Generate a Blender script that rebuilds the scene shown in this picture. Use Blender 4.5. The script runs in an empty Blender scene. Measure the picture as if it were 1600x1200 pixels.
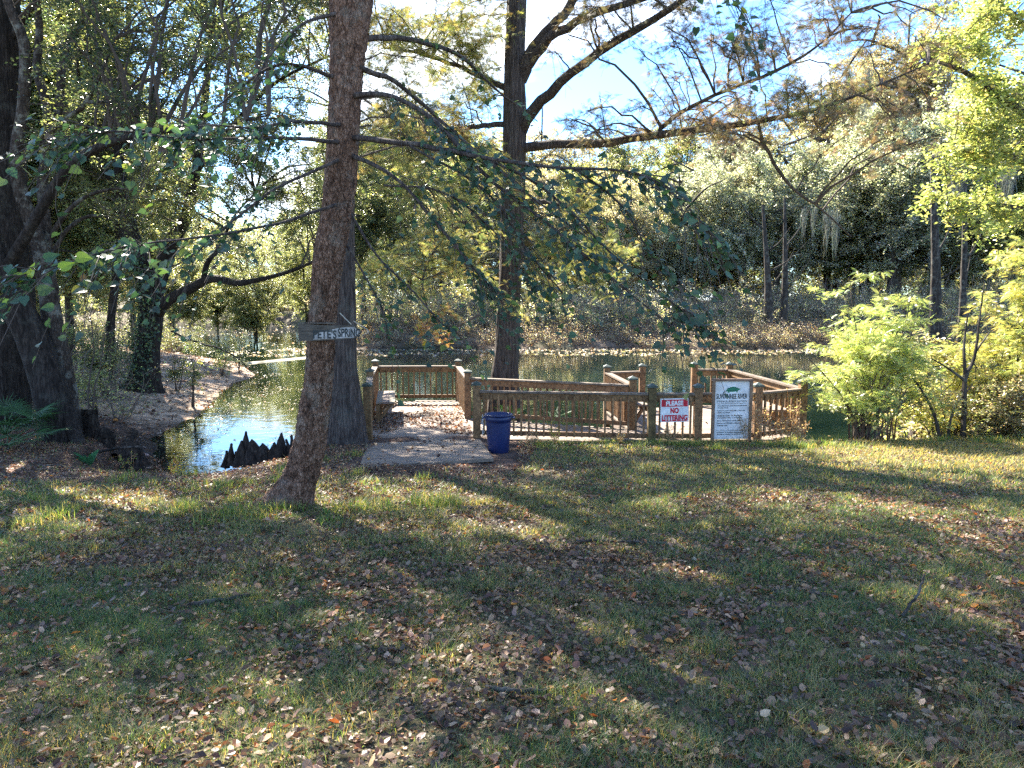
import bpy, math, random
import numpy as np
from mathutils import Vector
rng = np.random.default_rng(7)
S = bpy.context.scene
COL = S.collection
PI = math.pi
# ------------------------------------------------------------------ camera
F = 1155.0
CAMZ = 1.6
TH = math.atan(130 / F)
FW = np.array([0, math.cos(TH), -math.sin(TH)]); UP = np.array([0, math.sin(TH), math.cos(TH)]); RT = np.array([1.0, 0, 0])
CP = np.array([0, 0, CAMZ])
def ray(px, py):
    return FW * F + RT * (px - 800) + UP * (600 - py)
def at(px, py, Y):
    d = ray(px, py); return CP + d * (Y / d[1])
def onz(px, py, z):
    d = ray(px, py); return CP + d * ((z - CAMZ) / d[2])
cam = bpy.data.cameras.new('camera'); cam.lens = 26; cam.sensor_width = 36
cam.clip_end = 2000; cam.clip_start = 0.05
co = bpy.data.objects.new('camera', cam); COL.objects.link(co)
co.location = CP; co.rotation_euler = (PI / 2 - TH, 0, 0); S.camera = co

# ------------------------------------------------------------------ noise
_T = rng.random(4096)
def _h(ix, iy, iz, s):
    n = (ix * 73856093) ^ (iy * 19349663) ^ (iz * 83492791) ^ (s * 2654435)
    return _T[np.mod(n ^ (n >> 13), 4096)]
def noise3(p, s=0):
    p = np.asarray(p, float); i = np.floor(p).astype(np.int64); f = p - i; f = f * f * (3 - 2 * f)
    x, y, z = i[..., 0], i[..., 1], i[..., 2]; r = 0
    for a in (0, 1):
        for b in (0, 1):
            for c in (0, 1):
                w = (f[..., 0] if a else 1 - f[..., 0]) * (f[..., 1] if b else 1 - f[..., 1]) * (f[..., 2] if c else 1 - f[..., 2])
                r = r + w * _h(x + a, y + b, z + c, s)
    return r
def fbm(p, o=4, s=0):
    r = 0; a = .5; q = np.asarray(p, float)
    for k in range(o):
        r = r + a * noise3(q, s + k); q = q * 2.03; a *= .5
    return r / (1 - .5 ** o)
def fb2(x, y, sc, o=3, s=0):
    return fbm(np.stack([np.asarray(x) * sc, np.asarray(y) * sc, np.zeros_like(np.asarray(x, float)) + .37 * s], -1), o, s)
def sm(t):
    t = np.clip(t, 0, 1); return t * t * (3 - 2 * t)

# ------------------------------------------------------------------ mesh building
class MB:
    def __init__(s): s.V = []; s.F = []; s.C = []; s.n = 0; s.M = []
    def add(s, V, Fc, C=None, mi=0):
        V = np.asarray(V, float).reshape(-1, 3)
        s.V.append(V)
        for f in (Fc if isinstance(Fc, list) else [Fc]):
            f = np.asarray(f, np.int64); s.F.append(f + s.n); s.M.append(np.full(len(f), mi, np.int32))
        if C is None: C = np.ones(3)
        C = np.asarray(C, float)
        if C.ndim == 1: C = np.tile(C, (len(V), 1))
        s.C.append(C); s.n += len(V)
    def mesh(s, name, mats, smooth=False):
        V = np.concatenate(s.V); C = np.concatenate(s.C)
        me = bpy.data.meshes.new(name)
        me.vertices.add(len(V)); me.vertices.foreach_set('co', V.astype(np.float32).ravel())
        lt = np.concatenate([np.full(len(f), f.shape[1]) for f in s.F]); li = np.concatenate([f.ravel() for f in s.F])
        ls = np.concatenate([[0], np.cumsum(lt)[:-1]])
        me.loops.add(len(li)); me.loops.foreach_set('vertex_index', li.astype(np.int32))
        me.polygons.add(len(lt)); me.polygons.foreach_set('loop_start', ls.astype(np.int32))
        me.polygons.foreach_set('use_smooth', np.full(len(lt), smooth))
        me.polygons.foreach_set('material_index', np.concatenate(s.M))
        ca = me.color_attributes.new('col', 'FLOAT_COLOR', 'POINT')
        ca.data.foreach_set('color', np.concatenate([C, np.ones((len(C), 1))], 1).astype(np.float32).ravel())
        for m in (mats if isinstance(mats, (list, tuple)) else [mats]): me.materials.append(m)
        me.update(calc_edges=True)
        return me
    def obj(s, name, mats, parent=None, smooth=False):
        return link(name, s.mesh(name, mats, smooth), parent)
def link(name, data, parent=None):
    o = bpy.data.objects.new(name, data); COL.objects.link(o)
    if parent is not None:
        o.parent = parent
        if parent.type == 'EMPTY' or True:
            loc = world_loc(parent)
            o.location = -loc
    return o
def world_loc(o):
    l = Vector((0, 0, 0))
    while o is not None:
        l = l + o.location; o = o.parent
    return l
def tag(o, label=None, cat=None, group=None, kind=None):
    if label: o['label'] = label
    if cat: o['category'] = cat
    if group: o['group'] = group
    if kind: o['kind'] = kind
    return o
def thing(name, loc, label, cat, group=None):
    o = bpy.data.objects.new(name, None); COL.objects.link(o); o.location = Vector(loc); o.empty_display_size = .2
    return tag(o, label, cat, group)
def copytree(o, loc, rz, sc, label, group=None, name=None):
    r = o.copy(); COL.objects.link(r); r.location = Vector(loc); r.rotation_euler = (0, 0, rz); r.scale = (sc, sc, sc) if not isinstance(sc, tuple) else sc
    r['label'] = label
    if group: r['group'] = group
    for ch in list(o.children):
        c = ch.copy(); COL.objects.link(c); c.parent = r
        for g in list(ch.children):
            d = g.copy(); COL.objects.link(d); d.parent = c
    return r
BOXF = np.array([[0, 1, 3, 2], [4, 6, 7, 5], [0, 4, 5, 1], [2, 3, 7, 6], [0, 2, 6, 4], [1, 5, 7, 3]])
def box(mb, c, s, rz=0, C=None, mi=0):
    c = np.asarray(c, float); s = np.asarray(s, float) / 2
    P = np.array([[x, y, z] for x in (-1, 1) for y in (-1, 1) for z in (-1, 1)]) * s
    ca, sa = math.cos(rz), math.sin(rz)
    P = np.stack([P[:, 0] * ca - P[:, 1] * sa, P[:, 0] * sa + P[:, 1] * ca, P[:, 2]], 1) + c
    mb.add(P, BOXF, C, mi)
def beam(mb, a, b, w, h, C=None, ext=0.0, mi=0):
    """board from a to b; w = horizontal width, h = height, centred on the line"""
    a = np.asarray(a, float); b = np.asarray(b, float); d = b - a; L = np.linalg.norm(d); d /= L
    a = a - d * ext; b = b + d * ext
    sd = np.cross(d, [0, 0, 1.0]); sd /= np.linalg.norm(sd); u = np.cross(sd, d)
    P = [p + sd * sx * w / 2 + u * sz * h / 2 for p in (a, b) for sx in (-1, 1) for sz in (-1, 1)]
    mb.add(P, BOXF, C, mi)
def tubes(P, R, k=5, lob=None):
    """P (n,m,3) R (n,m) -> verts, quads ; vectorised"""
    P = np.asarray(P, float); R = np.asarray(R, float); n, m, _ = P.shape
    T = np.gradient(P, axis=1); T /= np.linalg.norm(T, axis=2, keepdims=True) + 1e-9
    ref = np.tile(np.array([[.31, .12, .94]]), (n, 1)); U0 = np.cross(T[:, 0], ref); bad = np.linalg.norm(U0, axis=1) < .15
    U0[bad] = np.cross(T[bad, 0], np.array([1.0, 0, 0])); Us = []
    U = U0 / np.linalg.norm(U0, axis=1, keepdims=True)
    for j in range(m):
        U = U - T[:, j] * np.sum(U * T[:, j], 1, keepdims=True); U /= np.linalg.norm(U, axis=1, keepdims=True) + 1e-9; Us.append(U)
    U = np.stack(Us, 1); W = np.cross(T, U)
    a = np.arange(k) * 2 * PI / k
    rr = R[:, :, None] * np.ones(k) if lob is None else R[:, :, None] * lob
    V = P[:, :, None, :] + rr[..., None] * (np.cos(a)[None, None, :, None] * U[:, :, None, :] + np.sin(a)[None, None, :, None] * W[:, :, None, :])
    i = np.arange(n)[:, None, None] * m * k; j = np.arange(m - 1)[None, :, None] * k; q = np.arange(k)[None, None, :]; q2 = (q + 1) % k
    Fq = np.stack([i + j + q, i + j + q2, i + j + k + q2, i + j + k + q], -1).reshape(-1, 4)
    return V.reshape(-1, 3), Fq
def spline(pts, n):
    """Catmull-Rom resample, pts (m,d)"""
    pts = np.asarray(pts, float); m = len(pts)
    if m == 2: t = np.linspace(0, 1, n)[:, None]; return pts[0] * (1 - t) + pts[1] * t
    Q = np.vstack([2 * pts[0] - pts[1], pts, 2 * pts[-1] - pts[-2]])
    t = np.linspace(0, m - 1 - 1e-6, n); i = t.astype(int); f = (t - i)[:, None]
    p0, p1, p2, p3 = Q[i], Q[i + 1], Q[i + 2], Q[i + 3]
    return .5 * (2 * p1 + (p2 - p0) * f + (2 * p0 - 5 * p1 + 4 * p2 - p3) * f ** 2 + (3 * p1 - p0 - 3 * p2 + p3) * f ** 3)
def pix(guide, n):
    """guide [(px,py,width_px,depth)...] -> points, radii"""
    P = np.array([at(g[0], g[1], g[3]) for g in guide])
    R = np.array([g[2] / 2 / F * (g[3] * 1.02) for g in guide])
    Q = spline(np.hstack([P, R[:, None]]), n); return Q[:, :3], np.clip(Q[:, 3], .003, None)
def trunk(mb, P, R, k=40, flare=.0, furrow=.06, s=1, lobes=5, fl_len=.6, fsc=(3.5, 1.0)):
    """bark-displaced trunk"""
    P = np.asarray(P); n = len(P); a = np.arange(k) * 2 * PI / k
    z = np.concatenate([[0], np.cumsum(np.linalg.norm(np.diff(P, axis=0), axis=1))])
    A, Z = np.meshgrid(a, z)
    q = np.stack([np.cos(A) * fsc[0] * 1.4, np.sin(A) * fsc[0] * 1.4, Z * fsc[1]], -1)
    rid = np.abs(fbm(q * 1.6, 3, s) - .5) * 2
    big = fbm(q * .35, 2, s + 9) - .5
    lob = 1 + furrow * (rid - .35) * 1.6 + .16 * big
    if flare > 0:
        g = np.exp(-Z / fl_len)
        lob = lob * (1 + flare * g * (.75 + .5 * np.cos(A * lobes + 2.1 * s + .7 * np.sin(A * 2))))
    V, Fq = tubes(P[None], np.asarray(R)[None], k, lob[None]); mb.add(V, Fq)

# ------------------------------------------------------------------ materials
def newmat(name):
    m = bpy.data.materials.new(name); m.use_nodes = True; nt = m.node_tree; nt.nodes.clear()
    out = nt.nodes.new('ShaderNodeOutputMaterial'); return m, nt, out
def N(nt, t, **kw):
    n = nt.nodes.new('ShaderNode' + t)
    for k, v in kw.items():
        if k in n.inputs.keys(): n.inputs[k].default_value = v
        else: setattr(n, k, v)
    return n
def ramp(nt, fac, stops):
    r = N(nt, 'ValToRGB'); el = r.color_ramp.elements
    el[0].position, el[0].color = stops[0][0], (*stops[0][1], 1); el[1].position, el[1].color = stops[-1][0], (*stops[-1][1], 1)
    for p, c in stops[1:-1]: e = el.new(p); e.color = (*c, 1)
    nt.links.new(fac, r.inputs['Fac']); return r.outputs['Color']
def coords(nt, scale=(1, 1, 1)):
    t = N(nt, 'TexCoord'); mp = N(nt, 'Mapping'); mp.inputs['Scale'].default_value = scale
    nt.links.new(t.outputs['Object'], mp.inputs['Vector']); return mp.outputs['Vector']
def tex(nt, kind, vec, **kw):
    n = N(nt, kind, **kw); nt.links.new(vec, n.inputs['Vector']); return n
def mixc(nt, f, a, b, mode='MIX'):
    n = nt.nodes.new('ShaderNodeMix'); n.data_type = 'RGBA'; n.blend_type = mode
    for s, v in ((n.inputs[0], f), (n.inputs[6], a), (n.inputs[7], b)):
        if hasattr(v, 'links'): nt.links.new(v, s)
        else: s.default_value = v if isinstance(v, float) else (*v, 1)
    return n.outputs[2]
def bump(nt, h, st, dist=.02):
    b = N(nt, 'Bump', Strength=st, Distance=dist); nt.links.new(h, b.inputs['Height']); return b.outputs['Normal']
def attr(nt):
    a = N(nt, 'Attribute'); a.attribute_name = 'col'; return a.outputs['Color']
def leafmat(name, trans=.45, rough=.45, spec=.35, tint=(1.5, 1.45, .7), vary=.25):
    m, nt, out = newmat(name); c = attr(nt)
    oi = N(nt, 'ObjectInfo'); hs = N(nt, 'HueSaturation'); mr = N(nt, 'MapRange'); nt.links.new(oi.outputs['Random'], mr.inputs['Value'])
    mr.inputs['To Min'].default_value = 1 - vary; mr.inputs['To Max'].default_value = 1 + vary
    nt.links.new(mr.outputs['Result'], hs.inputs['Value']); nt.links.new(c, hs.inputs['Color']); c = hs.outputs['Color']
    p = N(nt, 'BsdfPrincipled', Roughness=rough); p.inputs['Specular IOR Level'].default_value = spec; nt.links.new(c, p.inputs['Base Color'])
    t = N(nt, 'BsdfTranslucent'); nt.links.new(mixc(nt, 1.0, c, tint, 'MULTIPLY'), t.inputs['Color'])
    mx = N(nt, 'MixShader'); mx.inputs[0].default_value = trans
    nt.links.new(p.outputs[0], mx.inputs[1]); nt.links.new(t.outputs[0], mx.inputs[2]); nt.links.new(mx.outputs[0], out.inputs[0]); return m
def barkmat(name, dark, mid, light, sc=(9, 9, 2.2), lich=.0, lc=(.32, .34, .28), bst=.8):
    m, nt, out = newmat(name); v = coords(nt, sc)
    n1 = tex(nt, 'TexNoise', v, Scale=1.0, Detail=8.0, Roughness=.65, Distortion=.6)
    vo = tex(nt, 'TexVoronoi', v, Scale=1.7); vo.feature = 'DISTANCE_TO_EDGE'
    vd = N(nt, 'VectorMath'); vd.operation = 'ADD'
    c = ramp(nt, n1.outputs['Fac'], [(.3, dark), (.5, mid), (.72, light)])
    cr = ramp(nt, vo.outputs['Distance'], [(0, (.25, .22, .2)), (.1, (.8, .8, .8)), (.3, (1, 1, 1))])
    c = mixc(nt, .75, c, cr, 'MULTIPLY')
    v2 = coords(nt, (1, 1, 1)); n2 = tex(nt, 'TexNoise', v2, Scale=3.2, Detail=6.0, Roughness=.7)
    if lich > 0:
        f = ramp(nt, n2.outputs['Fac'], [(.52, (0, 0, 0)), (.62, (lich, lich, lich))]); c = mixc(nt, f, c, lc)
    p = N(nt, 'BsdfPrincipled', Roughness=.9); p.inputs['Specular IOR Level'].default_value = .2
    ad = N(nt, 'Math'); ad.operation = 'ADD'; m2 = N(nt, 'Math'); m2.operation = 'MINIMUM'; m2.inputs[1].default_value = .25
    nt.links.new(vo.outputs['Distance'], m2.inputs[0]); nt.links.new(m2.outputs[0], ad.inputs[0]); nt.links.new(n1.outputs['Fac'], ad.inputs[1])
    nt.links.new(c, p.inputs['Base Color']); nt.links.new(bump(nt, ad.outputs[0], bst, .03), p.inputs['Normal'])
    nt.links.new(p.outputs[0], out.inputs[0]); return m
def woodmat(name, a, b, sc=(3, 3, 3), rough=.75, streak=(1, 1, 14), dirt=.4, colattr=True):
    m, nt, out = newmat(name); v = coords(nt, streak)
    n1 = tex(nt, 'TexNoise', v, Scale=3.0, Detail=7.0, Roughness=.6, Distortion=.3)
    n2 = tex(nt, 'TexNoise', coords(nt, sc), Scale=1.4, Detail=6.0, Roughness=.7)
    c = ramp(nt, n1.outputs['Fac'], [(.3, a), (.7, b)])
    d = ramp(nt, n2.outputs['Fac'], [(.3, (1 - dirt,) * 3), (.7, (1, 1, 1))]); c = mixc(nt, 1.0, c, d, 'MULTIPLY')
    if colattr: c = mixc(nt, 1.0, c, attr(nt), 'MULTIPLY')
    p = N(nt, 'BsdfPrincipled', Roughness=rough); p.inputs['Specular IOR Level'].default_value = .25
    nt.links.new(c, p.inputs['Base Color']); nt.links.new(bump(nt, n1.outputs['Fac'], .35, .01), p.inputs['Normal'])
    nt.links.new(p.outputs[0], out.inputs[0]); return m
def plain(name, c, rough=.5, spec=.4, ns=0, namp=.15):
    m, nt, out = newmat(name); p = N(nt, 'BsdfPrincipled', Roughness=rough); p.inputs['Specular IOR Level'].default_value = spec
    n = tex(nt, 'TexNoise', coords(nt), Scale=ns or 6.0, Detail=5.0); k = 1 - namp
    f = ramp(nt, n.outputs['Fac'], [(.35, (k, k, k)), (.65, (1, 1, 1))]); nt.links.new(mixc(nt, 1.0, f, c, 'MULTIPLY'), p.inputs['Base Color'])
    nt.links.new(p.outputs[0], out.inputs[0]); return m
def colmat(name, rough=.85, spec=.2, bs=0, bsc=40):
    m, nt, out = newmat(name); p = N(nt, 'BsdfPrincipled', Roughness=rough); p.inputs['Specular IOR Level'].default_value = spec
    c = attr(nt); nb = tex(nt, 'TexNoise', coords(nt), Scale=3.3, Detail=9.0, Roughness=.7); n = tex(nt, 'TexNoise', coords(nt), Scale=float(bsc), Detail=8.0, Roughness=.75)
    if bs:
        c = mixc(nt, 1.0, c, ramp(nt, nb.outputs['Fac'], [(.36, (.4, .4, .4)), (.5, (1, 1, 1)), (.64, (1.5, 1.45, 1.4))]), 'MULTIPLY')
        f = ramp(nt, n.outputs['Fac'], [(.3, (.3, .3, .3)), (.5, (.9, .9, .9)), (.7, (1.5, 1.45, 1.35))]); c = mixc(nt, 1.0, c, f, 'MULTIPLY')
        nt.links.new(bump(nt, n.outputs['Fac'], bs, .03), p.inputs['Normal'])
    nt.links.new(c, p.inputs['Base Color']); nt.links.new(p.outputs[0], out.inputs[0]); return m

M = {}
M['ground'] = colmat('ground_soil', .95, .1, .8, 22)
M['litter'] = leafmat('dry_leaves', .22, .5, .35, (1.7, 1.25, .8), 0)
M['grass'] = leafmat('grass_blades', .48, .5, .3, (2.1, 1.8, .8), 0)
M['leaf'] = leafmat('tree_leaves', .5, .36, .85, (1.8, 1.78, 1.1), .15)
M['leafy'] = leafmat('yellow_leaves', .45, .45, .4, (1.5, 1.45, .7), .1)
M['heart'] = leafmat('broad_leaves', .35, .45, .4, (1.6, 1.75, .75), 0)
M['fir'] = leafmat('cypress_sprays', .4, .6, .2, (1.35, 1.25, .8), 0)
M['palm'] = leafmat('palm_fronds', .2, .5, .2, (1.3, 1.5, .5), 0)
M['moss'] = leafmat('hanging_moss', .4, .9, .05, (1.1, 1.1, .95), 0)
M['bark_near'] = barkmat('flaky_pink_brown_bark', (.035, .019, .013), (.24, .132, .087), (.52, .33, .24), (24, 24, 12), .35, (.33, .3, .25), 1.6)
M['bark_cyp'] = barkmat('stringy_cypress_bark', (.022, .017, .015), (.08, .06, .052), (.19, .15, .13), (24, 24, 1.4), .15, (.2, .2, .17), .9)
M['bark_dark'] = barkmat('dark_furrowed_bark', (.01, .008, .007), (.03, .023, .02), (.075, .06, .052), (14, 14, 2.6), .1, (.2, .2, .17), 1.0)
M['bark_lichen'] = barkmat('lichened_bark', (.02, .015, .012), (.06, .045, .037), (.12, .095, .08), (12, 12, 5), .45, (.3, .3, .26), .8)
M['bark_far'] = barkmat('grey_brown_bark', (.02, .016, .014), (.055, .045, .038), (.12, .1, .085), (6, 6, 1.2), .3, (.24, .24, .2), .6)
M['twig'] = plain('twig_bark', (.09, .068, .055), .85, .2)
M['wood'] = woodmat('stained_timber', (.1, .052, .024), (.36, .21, .1), (2, 2, 2), .7, (5, 5, 5), .5)
M['plank'] = woodmat('weathered_planks', (.12, .088, .067), (.33, .26, .205), (1.2, 1.2, 1.2), .8, (1.2, 16, 6), .15)
M['cwood'] = woodmat('greyed_cap_rail', (.1, .07, .05), (.3, .23, .17), (2, 2, 2), .75, (5, 5, 5), .45)
M['cap'] = plain('dark_green_post_cap', (.06, .085, .07), .5, .4, 9, .5)
M['blue'] = plain('navy_blue_plastic', (.007, .018, .085), .42, .5, 3, .3)
M['white'] = plain('white_sign_face', (.74, .74, .74), .5, .4, 7, .3)
M['red'] = plain('red_sign_ink', (.5, .012, .03), .5, .3)
M['ink'] = plain('dark_sign_ink', (.02, .03, .035), .5, .3)
M['green'] = plain('green_emblem', (.02, .2, .11), .5, .3)
M['frame'] = woodmat('sign_frame_timber', (.14, .085, .055), (.3, .2, .14), (3, 3, 3), .75, (3, 3, 9), .3)
M['cord'] = plain('pale_cord', (.5, .46, .38), .8, .2)
M['chain'] = plain('galvanised_chain', (.5, .5, .5), .4, .6)
M['oldboard'] = woodmat('grey_old_board', (.06, .05, .043), (.17, .145, .12), (5, 5, 5), .85, (3, 3, 20), .4)
M['paint'] = plain('chalky_lilac_paint', (.46, .44, .43), .8, .2, 20, .45)
M['stump'] = barkmat('black_silhouette_wood', (.008, .006, .005), (.04, .03, .024), (.1, .078, .06), (12, 12, 3), 0, (.1, .1, .1), .8)  # near-black, silhouette look of knees and stumps put into the wood colour
M['strip'] = plain('pale_strip_surface', (.4, .36, .29), .9, .1, 1.5, .6)

# ------------------------------------------------------------------ terrain
WZ = -1.7
WAT = np.array([(-8.4, 17.2), (-7.0, 15.1), (-6.3, 14.0), (-5.6, 13.3), (-4.7, 12.9), (-4.0, 13.1), (-3.75, 14.2), (-3.2, 15.1), (-2.2, 15.5), (0, 15.3), (3, 15.2), (6.2, 15.0), (8.5, 15.1), (11, 15.5),
    (14, 15.6), (18, 15.2), (26, 14), (60, 10), (90, 20), (70, 50), (38, 53), (28, 50), (20, 50.5), (14, 49.5), (8, 51.5), (2, 50.3), (-4, 51.5), (-10, 50), (-14, 56), (-18, 66), (-24, 92), (-33, 104),
    (-44, 96), (-46, 74), (-36, 60), (-27, 50), (-20, 44.5), (-15, 40), (-12.5, 36.5), (-11.2, 33), (-10.9, 30), (-10.2, 26.5), (-9.3, 23), (-8.6, 20)])
def sdf(x, y):
    x = np.asarray(x, float); y = np.asarray(y, float)
    d = np.full(x.shape, 1e9); ins = np.zeros(x.shape, bool); n = len(WAT)
    for i in range(n):
        a = WAT[i]; b = WAT[(i + 1) % n]; e = b - a; px = x - a[0]; py = y - a[1]
        t = np.clip((px * e[0] + py * e[1]) / (e @ e), 0, 1)
        d = np.minimum(d, np.hypot(px - t * e[0], py - t * e[1]))
        c = (a[1] > y) != (b[1] > y)
        if e[1] != 0: ins ^= c & (x < a[0] + (y - a[1]) / e[1] * e[0])
    return np.where(ins, -d, d)      # >0 on land
def H(x, y, detail=True):
    x = np.asarray(x, float); y = np.asarray(y, float)
    s = sdf(x, y) + (fb2(x, y, .9, 3, 5) - .5) * .5
    zl = -.077 * np.clip(y, -12, 14.3)
    zl = zl + sm((y - 30) / 25) * .35 + np.clip(y - 55, 0, 200) * .012
    zl = np.where(x < -7.5, np.maximum(zl, zl * 0 - 1.15), zl)
    bw = np.where(y < 17, .75 + 2.3 * sm((-x - 3.3) / .8) * sm((8.5 + x) / 1.5), np.where(y < 46, 3.6, 3.4))
    bw = np.where((x > -2.5) & (y < 17), .8, bw)
    t = np.clip(s / bw, 0, 1) ** .75
    h = np.where(s > 0, WZ - .03 + (zl - WZ + .03) * sm(t * .75 + .0) / sm(.75), WZ - .03 + np.clip(s, -3, 0) * .5)
    if detail: h = h + (fb2(x, y, 1.3, 4, 2) - .5) * .07 * np.where(s > 0, 1, 0) * sm((np.abs(s)) / 1.0) + (fb2(x, y, .12, 2, 3) - .5) * .25 * sm((y - 22) / 10)
    return h
def axis(a, b, fine0, fine1, df, g):
    v = [fine0]; 
    while v[-1] < fine1: v.append(v[-1] + df)
    d = df
    while v[-1] < b: d *= g; v.append(v[-1] + d)
    w = [v[0]]; d = df
    while w[-1] > a: d *= g; w.append(w[-1] - d)
    return np.array(w[:0:-1] + v)
xs = axis(-500, 500, -13, 13, .11, 1.05); ys = axis(-60, 700, 1.5, 17, .1, 1.035)
X, Y = np.meshgrid(xs, ys); Z = H(X, Y)
SD = sdf(X, Y)
def lawnness(x, y):
    """1 = grass, 0 = bare leaf mulch"""
    edge = 9.7 + 5.0 * sm((x + .1) / .9) + (fb2(x, y, .9, 3, 21) - .5) * 1.8
    g = sm((edge - y) / .8)
    return g * (1 - .0 * x)
g = lawnness(X, Y) * (Y < 17)
n1 = fb2(X, Y, 1.1, 4, 31); n2 = fb2(X, Y, .35, 3, 33)
lawn = np.stack([.085 + .07 * n1, .075 + .06 * n1, .045 + .03 * n1], -1)
mul = np.stack([.075 + .07 * n1, .05 + .045 * n1, .04 + .035 * n1], -1)
far = np.stack([.1 + .3 * n1, .075 + .22 * n1, .055 + .165 * n1], -1) * (1 - .5 * sm((Y - 57) / 8))[..., None]
bed = np.array([.03, .03, .02])
C = lawn * g[..., None] + mul * (1 - g[..., None])
f = sm((Y - 17) / 4)[..., None]; C = C * (1 - f) + far * f
C = C * (1 + .6 * ((X < -8) & (Y > 17) & (Y < 46)))[..., None]; grn = sm((n2 - .52) * 6)[..., None] * f * .5; C = C * (1 - grn) + np.array([.1, .13, .04]) * grn  # sandy point paled first, putting sunlight into its ground colour
mud_shade = sm(1 - (SD + .1) / (.7 + 1.4 * (Y > 45) + .8 * (X < -8) * (Y < 20)))[..., None] * .85; C = C * (1 - mud_shade) + np.array([.035, .028, .022]) * mud_shade  # shore mud; the wider far-bank band also paints in its undercut shade
w_ = (SD < 0)[..., None]; C = np.where(w_, bed, C)
mb = MB(); ny, nx = X.shape
i = np.arange(ny - 1)[:, None] * nx + np.arange(nx - 1)[None]
Fq = np.stack([i, i + 1, i + nx + 1, i + nx], -1).reshape(-1, 4)
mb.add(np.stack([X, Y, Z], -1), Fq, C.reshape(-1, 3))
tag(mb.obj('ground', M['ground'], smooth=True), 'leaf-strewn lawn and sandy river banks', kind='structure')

m, nt, out = newmat('green_spring_water')
p = N(nt, 'BsdfPrincipled', Roughness=.035, IOR=1.33); p.inputs['Base Color'].default_value = (.008, .016, .01, 1); p.inputs['Specular IOR Level'].default_value = .9
nn = tex(nt, 'TexNoise', coords(nt, (1, 1.0, 1)), Scale=2.2, Detail=3.0, Roughness=.5); n3 = tex(nt, 'TexNoise', coords(nt), Scale=.35, Detail=2.0)
cc = ramp(nt, n3.outputs['Fac'], [(.35, (.003, .008, .006)), (.65, (.008, .016, .009))]); nt.links.new(cc, p.inputs['Base Color'])
nt.links.new(bump(nt, nn.outputs['Fac'], .11, .05), p.inputs['Normal']); nt.links.new(p.outputs[0], out.inputs[0]); M['water'] = m
mb = MB(); wx = np.linspace(-75, 110, 30); wy = np.linspace(11, 125, 20); XX, YY = np.meshgrid(wx, wy)
i = np.arange(19)[:, None] * 30 + np.arange(29)[None]
mb.add(np.stack([XX, YY, XX * 0 + WZ], -1), np.stack([i, i + 1, i + 31, i + 30], -1).reshape(-1, 4))
tag(mb.obj('water', m), 'still green spring water reflecting the trees', kind='structure')

# ------------------------------------------------------------------ scatter helpers
def frames(nrm, yaw):
    nrm = nrm / (np.linalg.norm(nrm, axis=1, keepdims=True) + 1e-9)
    r = np.stack([np.cos(yaw), np.sin(yaw), np.zeros_like(yaw)], 1); a = np.cross(nrm, r); a /= np.linalg.norm(a, axis=1, keepdims=True) + 1e-9
    b = np.cross(a, nrm); return np.stack([b, a, nrm], 2)      # columns: x (length), y (width), z (normal)
def scatter(mb, proto, faces, pos, Rm, sc, C, shade=None, mi=0):
    proto = np.asarray(proto, float); n = len(pos); k = len(proto)
    sc = np.asarray(sc, float)
    if sc.ndim == 1: sc = sc[:, None] * np.ones(3)
    L = proto[None] * sc[:, None, :]
    V = np.einsum('nij,nkj->nki', Rm, L) + pos[:, None, :]
    faces = [np.asarray(f) for f in (faces if isinstance(faces, list) else [faces])]
    Fs = [(f[None] + (np.arange(n) * k)[:, None, None]).reshape(-1, f.shape[1]) for f in faces]
    CC = np.repeat(C, k, 0)
    mb.add(V.reshape(-1, 3), Fs, CC, mi)
# leaf prototypes; x = length (0..1)
DIA = (np.array([[0, 0, 0], [.5, .3, .06], [1, 0, -.03], [.5, -.3, .06]]), np.array([[0, 1, 2], [0, 2, 3]]))
OVAL = (np.array([[0, 0, 0], [.3, .24, .05], [.7, .2, .04], [1, 0, -.06], [.7, -.2, .04], [.3, -.24, .05]]), [np.array([[0, 1, 2, 3], [0, 3, 4, 5]])])
HEART = (np.array([[0, 0, 0], [-.08, .22, .03], [.12, .43, .07], [.45, .42, .06], [.8, .17, .0], [1.05, 0, -.1], [.8, -.17, 0], [.45, -.42, .06], [.12, -.43, .07], [-.08, -.22, .03], [.5, 0, -.02]]),
         np.array([[0, 1, 10], [1, 2, 10], [2, 3, 10], [3, 4, 10], [4, 5, 10], [5, 6, 10], [6, 7, 10], [7, 8, 10], [8, 9, 10], [9, 0, 10]]))
def spray(nl=9, w=.32, lw=.03, droop=.12):
    V = [[0, .008, 0], [0, -.008, 0], [1, 0, -droop]]; Fs = [[0, 1, 2]]
    for j in range(nl):
        t = .08 + .88 * j / (nl - 1); L = w * math.sin(PI * min(1, t * .8 + .18)) ; z = -droop * t * t
        for sgn in (-1, 1):
            b = len(V); V += [[t - lw, 0, z], [t + lw, 0, z], [t + .13, sgn * L, z - .05]]; Fs.append([b, b + 1, b + 2])
    return np.array(V), np.array(Fs)
SPRAY = spray()
PINN = spray(7, .28, .045, .25)
def pal(n, cols, w=None, jit=.25, r=rng):
    cols = np.array(cols); k = r.choice(len(cols), n, p=None if w is None else np.array(w) / np.sum(w))
    return cols[k] * (1 + (r.random((n, 1)) - .5) * 2 * jit) * (1 + (r.random((n, 3)) - .5) * .2)
def poly_at(P, t):
    """P (n,m,3), t (n,q) in 0..1 -> points, tangents"""
    m = P.shape[1]; u = np.clip(t, 0, .9999) * (m - 1); i = u.astype(int); f = (u - i)[..., None]; a = np.arange(len(P))[:, None]
    return P[a, i] * (1 - f) + P[a, i + 1] * f, P[a, i + 1] - P[a, i]

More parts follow.
